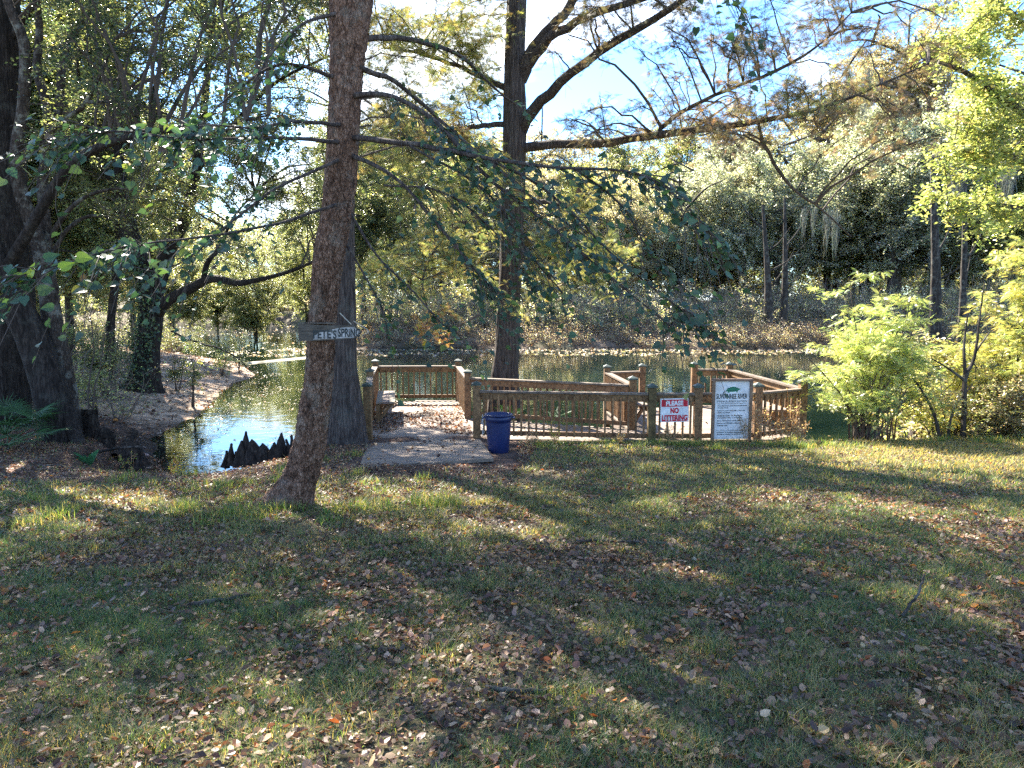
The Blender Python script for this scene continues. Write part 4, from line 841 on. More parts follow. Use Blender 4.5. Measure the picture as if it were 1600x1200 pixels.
for (t, px, d, sc, rz, lab, fi) in [
    (sml, 110, 33, 1.15, 0, 'small-leaved green tree behind the twin-stemmed tree at the left', 1), (sml, 20, 26, 1.1, 2, 'small-leaved green tree behind the huge black-brown trunk', 0), (sml, 60, 41, 1.2, 1, 'small-leaved tree rising far behind the lichen-spotted tree', 0), (sml, 340, 70, .7, 1, 'green tree across the channel seen right of the vine-clad oak', 0),
    (sm2, 90, 30, 1.0, 1, 'yellowing two-stemmed tree seen between the left trunks', 1), (sm2, 215, 40, 1.1, 3, 'yellowing tree far back on the sandy point left of the vine-clad oak', 0), (sm2, 400, 66, .75, 5, 'yellowing tree across the channel above the green water', 0), (sml, 470, 112, 1.1, 3, 'tall green tree at the far end of the channel', 0), (sm2, 270, 62, 1.0, .7, 'yellowing tree beyond the sandy point above the long limb', 0),
    (sml, -120, 24, 1.1, 5, 'small-leaved tree just outside the left edge', 0), (sml, 570, 60, 1.3, 2.4, 'green tree across the water behind the buttressed cypress', 0), (sm2, 480, 74, .9, 2, 'yellowing tree across the channel left of the leaning tree', 0)]:
    place(t, px, d, sc * 1.15, rz, lab, LG, bool(fi))
# right-hand yellow-green tree, near
b8 = P2(1690, 21); t8 = thing('yellow_green_maple', (*b8, H(*b8)), 'bright yellow-green leafy tree hanging in from the right edge', 'tree'); mb = MB()
P, R = pix([(1700, 680, 50, 21), (1695, 500, 36, 21), (1690, 300, 32, 21), (1680, 100, 26, 21), (1670, -150, 18, 21), (1660, -400, 8, 21)], 60); trunk(mb, P, R, 24, .2, .1, 71)
LP = limbs(mb, [[(1690, 320, 20, 21), (1640, 270, 14, 20.6), (1560, 240, 9, 20.2), (1490, 235, 5, 20)], [(1690, 250, 18, 21), (1600, 180, 12, 20.4), (1520, 120, 8, 20), (1450, 90, 4, 19.8)], [(1690, 350, 14, 21), (1620, 330, 10, 20.5), (1540, 320, 6, 20), (1480, 330, 3, 19.8)], [(1680, 120, 16, 21), (1600, 40, 10, 20.4), (1530, -20, 6, 20)]], 14, 8, 72); mb.obj('trunk', M['bark_lichen'], t8, True)
r = np.random.default_rng(73); tw = MB(); lf = MB(); MAP = [(.26, .29, .1), (.34, .35, .13), (.19, .23, .08), (.4, .38, .15), (.15, .18, .08)]
cen = np.concatenate([region(r, 44, 1490, 1720, -60, 220, 19, 23), region(r, 12, 1430, 1560, 40, 180, 19, 21), region(r, 14, 1440, 1600, 215, 335, 19, 21), region(r, 14, 1540, 1720, 280, 440, 19, 22), region(r, 12, 1560, 1900, -300, -60, 19, 23)])
crown(tw, lf, skel_of(P[15:], *LP), cen, .62, r, 8, 42, .11, MAP, None, OVAL, .35, clw=.25); tw.obj('branch', M['twig'], t8); lf.obj('foliage', M['leaf'], t8)
# bare dark trunks right of centre
for (px, d, w0, top, lab, lean) in [(1462, 50, 20, 230, 'thick straight dark trunk behind the bright green shrub', -6), (1502, 48, 13, 220, 'slimmer dark trunk just right of the thick straight one', 6), (1200, 55, 14, 320, 'dark slanting trunk on the far bank above the association board', -8), (1222, 55.5, 12, 310, 'thin upright trunk leaning against the slanting one on the far bank', 4)]:
    p = P2(px, d); z = float(H(*p)); t = thing('slim_tree', (*p, z), lab, 'tree', 'dark trunks on the far bank'); yb = 470 + (1.6 - z) / d * F - 0; mb = MB()
    yb = 500 if d > 50 else 490
    bz = np.array([p[0], p[1], z - .3]); tp = at(px + lean, top, d); P = spline([bz, bz * .6 + tp * .4 + [.15, 0, 0], tp], 40); R = np.linspace(w0 * .6, w0 * .14, 40) / F * d; trunk(mb, P, R, 20, .35, .1, int(px), 5, .7, (3, .4))
    for a in range(4):
        rr = np.random.default_rng(int(px) + a); i = 18 + a * 5; e = P[i] + [rr.normal() * 2.2, rr.normal(), 1.6 + rr.random() * 2]; Q = spline([P[i], (P[i] + e) / 2 + [0, 0, -.3], e], 10); V, Fq = tubes(Q[None], np.linspace(.1, .02, 10)[None] * w0 / 20, 6); mb.add(V, Fq)
    mb.obj('trunk', M['bark_far'], t, True)

# --- far woods and undergrowth (uncountable)
r = np.random.default_rng(81); lf = MB(); n = 1900; cx = (r.random(n) - .5) * 250; cy = 78 + r.random(n) * 34 + np.abs(cx) * .03; cy = np.where(cx < -8, cy + 34, cy); ppx = 800 + cx / cy * F
top = (18.5 + 11 * sm((ppx - 1080) / 380) - 6 * sm((560 - ppx) / 120)) * (.72 + .55 * fb2(cx, cy * 0, .11, 3, 7)) * cy / 90; cz = r.random(n) ** .75 * top; cen = np.stack([cx, cy, cz], 1)
lx = (r.random(700) - .5) * 260; ly = 84 + 24 * r.random(700); ly = np.where(lx < -8, ly + 32, ly); cen = np.concatenate([cen, np.stack([lx, ly, 1.2 + 4.5 * r.random(700)], 1)]); cx, cy, cz = cen.T
tt = MB(); crown(tt, lf, np.stack([cx, cy, cz * .3], 1), cen, 2.6, r, 8, 44, .34, YEL + GRY + RUS + GRN, None, DIA, .2, .3, .06, clw=.45, twr=.025)
tag(lf.obj('far_woods', M['leaf']), 'hazy yellow-green wood closing the view behind the far bank', kind='stuff'); tag(tt.obj('far_branches', M['twig']), 'tangle of grey stems within the far wood', kind='stuff')
def thicket(seed, n, xs_, ys_, hh, cols, size, name, label, leaves=26, mat='leaf', test=None, rad=.6):
    r = np.random.default_rng(seed); x = xs_[0] + (xs_[1] - xs_[0]) * r.random(n); y = ys_[0] + (ys_[1] - ys_[0]) * r.random(n); k = sdf(x, y) > .5
    if test is not None: k &= test(x, y)
    x, y = x[k], y[k]; n = len(x); z = H(x, y); ns = 6; q = n * ns; h = np.repeat(hh * (.5 + .8 * r.random(n)), ns) * (.6 + .5 * r.random(q)); u = np.linspace(0, 1, 6)[None, :, None]
    b = np.repeat(np.stack([x, y, z], 1), ns, 0) + r.normal(size=(q, 3)) * [.18, .18, 0]; d = np.stack([r.normal(size=q) * .35, r.normal(size=q) * .35, np.ones(q)], 1)
    P = b[:, None] + d[:, None] * u * h[:, None, None] + u * (r.random((q, 6, 3)) - .5) * .25; mb = MB(); V, Fq = tubes(P, np.linspace(.03, .008, 6)[None] * np.ones((q, 1)) * (hh / 2.2), 4); mb.add(V, Fq, pal(len(V), [(.16, .12, .1), (.22, .18, .15)], None, .1, r))
    tw_ = 3; t = r.random((q, tw_)) * .8 + .2; p0, _ = poly_at(P, t); p0 = p0.reshape(-1, 3); dd = r.normal(size=(len(p0), 3)) * [1, 1, .5] + [0, 0, .3]; Q = p0[:, None] + dd[:, None] * np.linspace(0, 1, 4)[None, :, None] * rad; V, Fq = tubes(Q, np.full((len(Q), 4), .008), 3); mb.add(V, Fq, (.17, .13, .11))
    tt_ = r.random((len(Q), leaves)); pts, tan = poly_at(Q, tt_); pts = pts.reshape(-1, 3) + r.normal(size=(len(Q) * leaves, 3)) * .1; N_ = len(pts); nr = r.normal(size=(N_, 3)); nr[:, 2] = np.abs(nr[:, 2]) + .4
    c = pal(N_, cols, None, .3, r) * np.repeat(1 + (r.random(n) - .5) * .8, ns * tw_ * leaves)[:, None]; scatter(mb, DIA[0], DIA[1], pts, frames(nr, r.random(N_) * 6), size * (.6 + .8 * r.random(N_)), np.clip(c, 0, 1), mi=1)
    o = mb.obj(name, [M['twigc'], M[mat]]); return tag(o, label, kind='stuff')
M['twigc'] = colmat('brush_stems', .9, .1)
thicket(91, 620, (-20, 62), (54, 72), 2.9, [(.52, .44, .38), (.6, .52, .44), (.4, .38, .27)] + PNK + YEL[:3], .11, 'undergrowth', 'pinkish-brown and yellow brush along the far bank', 26)
thicket(95, 900, (-14, 62), (50.5, 55), .75, PNK + LIT[:4], .07, 'undergrowth', 'low twiggy growth and roots along the edge of the far bank', 10, rad=.35)
thicket(96, 85, (3, 46), (57, 64), 3.6, GRY + PNK + [(.5, .5, .42)], .085, 'undergrowth', 'tall pale grey-green brush under the oaks of the far bank', 34, rad=.8)
thicket(92, 110, (-60, -8), (52, 104), 3.0, YEL + GRN, .16, 'undergrowth', 'yellow-green brush along the far channel banks', 22)
thicket(93, 120, (-40, -13), (26, 48), 1.9, YEL + GRN, .075, 'undergrowth', 'yellow-green brush covering the back of the sandy point', 26, test=lambda x, y: (x < -14.5 - (y - 26) * .25))
thicket(94, 46, (-26, -9.5), (17, 26), 1.5, DKG + YEL[:2], .06, 'undergrowth', 'dark brush behind the left trunks', 22, test=lambda x, y: (x / y < -.53))

# --- saplings on the sandy point
def sapling(px, py, d, h, lab, seed, nst=5, cols=GRN, size=.05, spread=.25, nl=30, name='sapling', w=.022, lw=None, cat='plant', leaf=DIA, nt=5, rad=.3, mat='leaf', lean=0):
    r = np.random.default_rng(seed); p = P2(px, d); z = float(H(*p)) - .03; t = thing(name, (*p, z), lab, cat); mb = MB(); u = np.linspace(0, 1, 9)[:, None]; Ps = []
    for k in range(nst):
        dr = np.array([r.normal() * spread + lean, r.normal() * spread, 1.0]); P = np.array([*p, z]) + dr * u * h * (.7 + .4 * r.random()) + u * (r.random((9, 3)) - .5) * .12 * h * .5; P[:, 0] += r.normal() * .04; Ps.append(P)
    V, Fq = tubes(np.array(Ps), np.linspace(w, w * .2, 9)[None] * np.ones((nst, 1)), 6); mb.add(V, Fq)
    tw = MB(); lf = MB(); sk = np.concatenate([P[3:] for P in Ps]); cen = sk[r.choice(len(sk), max(4, nst * 3))] + r.normal(size=(max(4, nst * 3), 3)) * .15 * spread * 3
    crown(mb, lf, sk, cen, rad, r, nt, nl, size, cols, lw, leaf, .2, twr=.003, br=.008)
    mb.obj('stem', M['twig'], t); lf.obj('foliage', M[mat], t); return t
sapling(165, 600, 21.5, 2.4, 'bushy many-stemmed sapling left of the vine-clad oak', 101, 8, GRN, .06, .18, 34)
sapling(132, 690, 15.2, 3.2, 'thin leaning twiggy sapling just right of the dark leaning trunk', 102, 2, YEL, .05, .12, 8, lean=-.12)
sapling(297, 598, 22.5, 2.3, 'single slender sapling between the vine-clad oak and the water', 103, 2, DKG, .07, .06, 30, w=.03)
sapling(275, 590, 25, 1.5, 'small dark-leaved shoot left of the slender sapling', 104, 3, DKG, .07, .3, 20)
sapling(373, 575, 33, 1.9, 'sparse grey shoot at the tip of the sandy point', 105, 5, GRY, .06, .15, 12)
sapling(345, 575, 31, 1.7, 'low leafy shoot on the point left of the sparse grey one', 106, 4, YEL, .08, .3, 16)
sapling(150, 615, 19.5, 1.0, 'low bright tuft of green at the foot of the many-stemmed sapling', 107, 5, YEL, .06, .4, 16)

# ------------------------------------------------------------------ right-hand shrubs
def shrub(name, px, d, lab, seed, nst, hgt, wid, cols, size, proto, mat='leaf', nt=8, nl=14, rad=.4, xoff=0, low=.25, ncl=None, stemc=.02):
    r = np.random.default_rng(seed); p = P2(px, d); z = float(H(*p)) - .05; t = thing(name, (*p, z), lab, 'shrub'); mb = MB(); Ps = []; u = np.linspace(0, 1, 12)[:, None]; ends = []
    for k in range(nst):
        a = r.random() * 2 * PI; rr_ = np.sqrt(r.random()) * wid; e = np.array([math.cos(a) * rr_ + xoff, math.sin(a) * rr_ * .7, hgt * (low + (1 - low) * r.random()) * (1 - .35 * (rr_ / wid) ** 2)]); b = np.array([*p, z]) + [r.normal() * .12, r.normal() * .1, 0]
        P = b + u * np.array([e[0], e[1], 0]) * (.35 + .65 * u) + np.array([0, 0, 1]) * e[2] * u ** .85 + u * (r.random((12, 3)) - .5) * .12; Ps.append(P)
    V, Fq = tubes(np.array(Ps), np.linspace(stemc, stemc * .25, 12)[None] * (.5 + .8 * r.random((nst, 1))), 6); mb.add(V, Fq); Pm = np.array(Ps)
    i = r.integers(0, nst, ncl or nst * 3); cen = Pm[i, r.integers(7, 12, len(i))] + r.normal(size=(len(i), 3)) * [.2, .15, .14]
    lf = MB(); crown(mb, lf, Pm[:, 5:].reshape(-1, 3), cen, rad, r, nt, nl, size, cols, None, proto, .15, jit=.025, upb=1.2, twr=.0035, br=.008, flat=.45, clw=.25)
    mb.obj('stem', M['twig'], t); lf.obj('foliage', M[mat], t); return t
SHG = [(.25, .31, .11), (.35, .41, .15), (.17, .22, .08), (.42, .46, .19), (.45, .42, .16)]
SHY = [(.32, .34, .12), (.42, .4, .14), (.24, .28, .1), (.46, .38, .14), (.2, .22, .09)]
SHT = [(.34, .3, .19), (.4, .35, .2), (.28, .27, .15), (.36, .26, .16), (.24, .26, .12)]
shrub('feathery_shrub', 1350, 14.5, 'large bright green feathery shrub at the water edge right of the deck', 201, 42, 3.8, 1.4, SHG, .13, PINN, nt=8, nl=11, ncl=100, xoff=0, rad=.38, low=.4)
shrub('feathery_shrub', 1392, 15.2, 'tall arching green spray rising behind the large bright green shrub', 202, 8, 3.5, .9, SHG, .15, PINN, nt=7, nl=14, ncl=26, low=.7, xoff=-.3)
shrub('yellow_shrub', 1480, 14.9, 'low yellow-leaved shrub touching the right side of the large green shrub', 203, 16, 1.9, .9, SHY, .075, OVAL, nt=7, nl=12, ncl=34)
shrub('yellow_shrub', 1568, 15.3, 'tall yellow-green shrub at the right edge of the lawn', 204, 36, 4.9, 1.6, SHY, .13, PINN, nt=8, nl=12, ncl=90)
shrub('yellow_shrub', 1660, 14.6, 'yellow-orange shrub cut by the right picture edge', 205, 32, 5.2, 1.6, SHY + SHG, .12, PINN, nt=8, nl=12, ncl=90)
shrub('brown_shrub', 1530, 14.7, 'tan twiggy shrub in front of the tall yellow-green one', 206, 26, 1.5, 1.1, SHT, .05, DIA, nt=7, nl=16, ncl=50)
shrub('brown_shrub', 1620, 14.3, 'low rusty twiggy shrub beside the right edge of the lawn', 207, 24, 1.3, 1.0, SHT, .05, DIA, nt=7, nl=16, ncl=50)
shrub('yellow_shrub', 1450, 16.0, 'pale yellow shrub standing behind the gap between green and tan shrubs', 208, 26, 3.6, 1.2, SHY + PNK, .09, OVAL, nt=7, nl=12, ncl=60)
shrub('brown_shrub', 1700, 17.0, 'mixed tan and yellow shrub beyond the right edge', 209, 26, 4.4, 1.8, SHY + SHT, .1, OVAL, nt=8, nl=14, ncl=60)
t = thing('bare_sapling', (*P2(1506, 14.4), float(H(*P2(1506, 14.4)))), 'leafless forked pale sapling standing in front of the yellow shrubs', 'plant'); mb = MB()
for g in ([(1504, 690, 9, 14.4), (1506, 640, 8, 14.4), (1508, 590, 7, 14.4), (1522, 560, 5, 14.4), (1530, 500, 3, 14.4), (1538, 440, 1.5, 14.4)], [(1508, 590, 6, 14.4), (1506, 540, 4, 14.4), (1512, 490, 2, 14.4)], [(1508, 595, 5, 14.4), (1480, 575, 3, 14.3), (1455, 560, 2, 14.3)], [(1524, 550, 3, 14.4), (1545, 520, 2, 14.5)], [(1470, 700, 6, 14.3), (1460, 650, 5, 14.3), (1440, 610, 3, 14.3), (1425, 590, 2, 14.3)], [(1478, 695, 5, 14.4), (1490, 640, 4, 14.4), (1520, 600, 2, 14.4)]):
    P, R = pix(g, 14); V, Fq = tubes(P[None], R[None], 6); mb.add(V, Fq)
mb.obj('stem', M['bark_far'], t)
for (px, py, d, w, lab, sd_) in [(1441, 650, 17.5, 17, 'mossy green broken stump standing in the water behind the shrubs, left one', 5), (1484, 640, 17.2, 19, 'dark mossy stump standing in the water behind the shrubs, right one', 6)]:
    p = P2(px, d); t = thing('mossy_stump', (*p, WZ), lab, 'stump', 'stumps in the water behind the shrubs'); mb = MB(); top = at(px, py - 45, d); P = spline([[*p, WZ - .5], [*p, WZ + .4], top], 24); trunk(mb, P, np.linspace(w, w * .6, 24) / F * d, 18, .5, .2, sd_, 5, .5); mb.obj('stump_wood', M['bark_lichen'], t, True)

# ------------------------------------------------------------------ palms and small plants
def palmetto(px, py, d, lab, seed, nf=12, size=.8, up=.6, leaves=22, zoff=None):
    r = np.random.default_rng(seed); p = P2(px, d); z = float(H(*p)) if zoff is None else zoff; b = np.array([*p, z]); t = thing('palmetto', b, lab, 'palm')
    for k in range(nf):
        a = 2 * PI * (k + r.random() * .5) / nf; el = up * (.5 + .8 * r.random()); L = size * (.7 + .5 * r.random()); dr = np.array([math.cos(a), math.sin(a), math.tan(min(1.2, el))]); dr /= np.linalg.norm(dr); hub = b + dr * L
        mb = MB(); P = np.array([b, b + dr * L * .5 + [0, 0, .03], hub]); V, Fq = tubes(P[None], np.array([[.012, .009, .007]]), 5); mb.add(V, Fq, (.08, .14, .06))
        s_ = np.cross(dr, [0, 0, 1.0]); s_ /= np.linalg.norm(s_); Lf = L * .85
        for j in range(leaves):
            th = (j / (leaves - 1) - .5) * 3.6; e = dr * math.cos(th) + s_ * math.sin(th); e = e + np.array([0, 0, -.12]); n_ = np.cross(e, np.cross(dr, s_)); wv = np.cross(e, np.cross(s_, dr)); wv /= np.linalg.norm(wv); w0 = .014 * size / .8
            tip = hub + e * Lf * (.75 + .3 * r.random()) - np.array([0, 0, .16 * Lf * r.random()]); m_ = hub + e * Lf * .45; c = np.array([.035, .085, .028]) * (.6 + .7 * r.random())
            mb.add([hub, m_ + wv * w0, tip, m_ - wv * w0, m_ + np.cross(s_, dr) * .006], np.array([[0, 1, 4], [1, 2, 4], [2, 3, 4], [3, 0, 4]]), c)
        mb.obj('frond', M['palm'], t)
palmetto(8, 640, 12.9, 'large fan-leaved palmetto at the left edge in front of the huge trunk', 301, 15, .62, .75, zoff=-.75)
palmetto(10, 640, 12.4, 'lower fan-leaved palmetto hugging the ground at the left edge', 302, 9, .5, .3, zoff=-.85)
palmetto(800, 650, 17.0, 'small palmetto seen through the railing behind the blue bin', 303, 10, .42, .9, 12, zoff=-1.25)
palmetto(862, 655, 17.2, 'smaller palmetto seen through the railing balusters right of the blue bin', 304, 8, .34, .9, 12, zoff=-1.25)
def blades(name, px, py, lab, seed, nb, L, w, col, mat='palm', cat='plant', lean=(0, 0, 0), z=None, spread=.5):
    r = np.random.default_rng(seed); b = onz(px, py, -.9); 
    for _ in range(6): b = onz(px, py, float(H(b[0], b[1])))
    t = thing(name, b, lab, cat)
    for k in range(nb):
        a = 2 * PI * (k + .3 * r.random()) / nb; e = np.array([math.cos(a) * spread, math.sin(a) * spread * .6, 1]) + lean; e /= np.linalg.norm(e); l = L * (.6 + .6 * r.random()); u = np.linspace(0, 1, 7)[:, None]
        s_ = np.cross(e, [0, 1, .2]); s_ /= np.linalg.norm(s_); c_ = b + e * u * l - np.array([0, 0, 1]) * u ** 2.5 * l * .25; ww = (w * np.sin(np.clip(u * .8 + .2, 0, 1) * PI) ** .7); nd = np.cross(s_, e) * w * .3
        V = np.vstack([c_ - s_ * ww, c_ + nd, c_ + s_ * ww]); f_ = [[i, i + 1, 8 + i, 7 + i] for i in range(6)] + [[7 + i, 8 + i, 15 + i, 14 + i] for i in range(6)]; mb = MB(); mb.add(V, np.array(f_), np.array(col) * (.7 + .6 * r.random())); mb.obj('leaf', M[mat], t, True)
blades('sword_plant', 140, 728, 'small plant with a few broad sword-shaped leaves on the leaf mulch at the left', 311, 7, .48, .035, (.05, .15, .07), lean=(-.25, 0, 0), spread=.7)
r = np.random.default_rng(320)
WEED = [(1168, 690, .5, 'pale dried weed in front of the right foot of the rules board'), (1192, 694, .6, 'bushy tan dried weed beside the rules board'), (1215, 690, .45, 'short dried weed between the step and the corner post'), (1236, 694, .6, 'tall tan dried weed in front of the right corner post'), (1252, 690, .4, 'small dried weed at the very right corner of the deck'), (968, 688, .3, 'tiny pinkish dried weed at the foot of the front railing'), (1046, 690, .3, 'tiny dried weed under the no littering sign'),
        (868, 700, .35, 'small green weed in front of the railing right of the blue bin'), (830, 708, .42, 'bare twiggy weed in the shade right of the blue bin'), (270, 748, .35, 'small leafy weed at the grass edge left of the leaning tree'), (200, 735, .3, 'scrubby weed right of the sword-leaved plant')]
for k, (px, py, h, lab) in enumerate(WEED):
    d = 2.66 / ((py - 470) / F) * .985; p = P2(px, min(d, 13.55)); z = float(H(*p)) - .02; t = thing('weed', (*p, z), lab, 'weed'); mb = MB(); n = 9; u = np.linspace(0, 1, 7)[None, :, None]; dr = r.normal(size=(n, 3)) * .35 + [0, 0, 1]
    P = np.array([*p, z]) + dr[:, None] * u * h * (.6 + .6 * r.random((n, 1, 1))) + u * (r.random((n, 7, 3)) - .5) * .06; V, Fq = tubes(P, np.full((n, 7), .0032), 4); mb.add(V, Fq, (.3, .22, .14))
    q0, _ = poly_at(P, r.random((n, 7)) * .7 + .3); q0 = q0.reshape(-1, 3); dd = r.normal(size=(len(q0), 3)) * .6 + [0, 0, .5]; Q = q0[:, None] + dd[:, None] * np.linspace(0, 1, 4)[None, :, None] * h * .22; V, Fq = tubes(Q, np.full((len(Q), 4), .002), 3); mb.add(V, Fq, (.33, .25, .17))
    lf_, _ = poly_at(Q, r.random((len(Q), 3))); lf_ = lf_.reshape(-1, 3) + r.normal(size=(len(Q) * 3, 3)) * .01; N_ = len(lf_); cc_ = [(.1, .16, .04), (.16, .2, .06)] if 'green' in lab or 'leafy' in lab or 'scrub' in lab else [(.36, .3, .22), (.42, .36, .28), (.26, .2, .15)]
    scatter(mb, DIA[0], DIA[1], lf_, frames(r.normal(size=(N_, 3)), r.random(N_) * 6), .022 + .015 * r.random(N_), pal(N_, cc_, None, .3, r)); mb.obj('stalks', M['grass'], t)

# ------------------------------------------------------------------ cypress knees and stumps at the left
r = np.random.default_rng(330); KG = 'cypress knees at the water edge'
KN = [(352, 718, 18, 7, 'tiny outlying knee farthest left of the cluster'), (367, 716, 17, 7, 'second tiny outlying knee from the left'), (354, 716, 0, 0, ''), (376, 716, 46, 13, 'fat-footed knee with a square top at the left of the cluster'), (384, 714, 52, 12, 'twin-topped tall knee left of the centre of the cluster'), (397, 713, 38, 22, 'broad rounded low knee right of the twin-topped one'), (364, 714, 32, 8, 'thin pointed knee left of the square-topped one'),
      (413, 712, 26, 18, 'low lumpy knee in the middle of the cluster'), (426, 711, 27, 14, 'low knee just left of the tallest right-hand one'), (440, 710, 44, 14, 'tallest dark pointed knee on the right of the cluster'), (449, 708, 32, 7, 'slim pointed knee right of the tallest'), (455, 706, 42, 7, 'needle-thin knee touching the leaning tree outline'), (405, 713, 22, 16, 'low stub knee between the rounded and lumpy ones'), (434, 712, 22, 26, 'wide low base knee under the tallest one')]
for (px, py, hp, wp, lab) in KN:
    if not hp: continue
    d = 13.0 + r.random() * .25; top = at(px + r.normal() * 3, py - hp * (.6 + .22 * r.random()), d); b = at(px, py + 12, d); m_ = 1 / F * d; t = thing('cypress_knee', b, 'black cypress knee: ' + lab, 'cypress knee', KG); mb = MB(); u = np.linspace(0, 1, 22)
    P = b + (top - b) * u[:, None] + np.sin(u * PI)[:, None] * np.array([r.normal() * .03, 0, 0]); R = wp * m_ * (.62 * (1 - u) ** 1.1 + .26 * (1 - u ** 6) + .02); R[-1] = .012; R[-4:-1] = np.maximum(R[-4:-1], .024); trunk(mb, P, R, 18, .25, .09, int(px), 4, .2, (9, 3)); mb.obj('knee_wood', M['stump'], t, True)
for (px, py, hp, wp, dx, d, lab, cat) in [(128, 700, 60, 16, 0, 14.8, 'black hollow broken stump just right of the dark leaning trunk', 'stump'), (146, 706, 62, 14, -2, 14.6, 'splintered black stump right of the hollow one', 'stump'), (180, 712, 36, 10, 30, 13.9, 'black log leaning up to the right over the muddy gully', 'log'), (212, 722, 26, 18, -4, 13.4, 'low dark root lump at the edge of the muddy water', 'stump'), (160, 700, 24, 20, 4, 14.3, 'squat dark root mass between the broken stumps', 'stump')]:
    t = thing('log' if cat == 'log' else 'tree_stump', at(px, py, d), lab, cat); mb = MB(); u = np.linspace(0, 1, 26); b = at(px, py + 8, d); top = at(px + dx, py - hp, d + (.8 if dx > 20 else 0)); P = b + (top - b) * u[:, None] + (r.random((26, 3)) - .5) * .02; trunk(mb, P, wp / F * d * (.62 + .3 * (1 - u) ** 2 + .05 * r.random(26)), 20, .3, .3, int(px), 4, .3, (7, 2)); mb.obj('wood', M['stump'], t, True)
r2 = np.random.default_rng(335)
for k, (g, lab) in enumerate([([(150, 706, 5, 13.6), (185, 700, 4, 13.4), (215, 698, 4, 13.2), (240, 712, 3, 13.1)], 'pale bent stick over the muddy gully at the left'), ([(60, 728, 4, 11), (110, 735, 4, 10.8), (160, 726, 3, 10.9), (180, 720, 2, 11)], 'thin curved stick lying beside the sword-leaved plant'),
      ([(268, 517, 3, 25), (300, 532, 3, 26), (345, 545, 2.4, 27)], 'long pale dead branch slanting down behind the slender sapling'), ([(345, 545, 2, 27), (372, 560, 1.5, 28), (395, 582, 1.2, 29)], 'thin dead branch trailing into the water at the sandy point'),
      ([(300, 1000, 7, 4.55), (350, 990, 7, 4.65), (414, 972, 4, 4.8)], 'long straight grey stick lying on the lawn left of centre'), ([(765, 1152, 8, 3.35), (810, 1158, 9, 3.33), (856, 1160, 6, 3.33)], 'lichened grey stick lying on the lawn at the bottom centre'), ([(900, 914, 4, 6.1), (960, 915, 4, 6.1), (1040, 918, 3, 6.05)], 'very thin twig lying across the lawn in the middle'),
      ([(1405, 1025, 5, 4.3), (1430, 1005, 4, 4.5), (1438, 990, 3, 4.6)], 'short upright twig in the grass at the lower right'), ([(1510, 990, 5, 4.7), (1555, 982, 4, 4.8), (1575, 975, 3, 4.85)], 'short pale twig in the grass near the right edge')]):
    P, R = pix(g, 16)
    if g[0][3] < 12 and g[0][1] > 715: P[:, 2] = H(P[:, 0], P[:, 1]) + .025 + (np.linspace(0, .18, 16) if 'upright' in lab else 0)
    P[1:-1] += (r2.random((14, 3)) - .5) * .012 * (1 if g[0][3] < 10 else 3); mb = MB(); V, Fq = tubes(P[None], R[None], 7); mb.add(V, Fq); tag(mb.obj('stick', M['bark_far'], None, True), lab, 'stick')

# hanging moss clumps on near and far limbs
r = np.random.default_rng(340)
for (px, py, d, L, n, lab) in [(258, 90, 20.5, 1.1, 46, 'long grey moss beard hanging high at the left from the oak crown'), (1293, 335, 44, 2.6, 36, 'long pale moss beard hanging over the far bank right of centre'), (1272, 330, 44, 1.8, 22, 'shorter moss beard beside the long pale one'), (1325, 112, 40, 2.8, 46, 'high moss beard left of the yellow-green tree'), (1582, 235, 30, 2.4, 46, 'moss beard hanging near the right edge'), (1490, 270, 34, 1.8, 36, 'moss beard on the slim dark trunk'), (215, 250, 24, .8, 24, 'small moss tuft on a thin limb among the left trees')]:
    mb = MB(); c = at(px, py, d); mossy(mb, np.array([c, c + [.25 * L * r.normal(), 0, -.1]]), r, L, n * 2, .0012 * d / 8 + .0035, .045 * L); tag(mb.obj('spanish_moss', M['moss']), lab, 'moss')

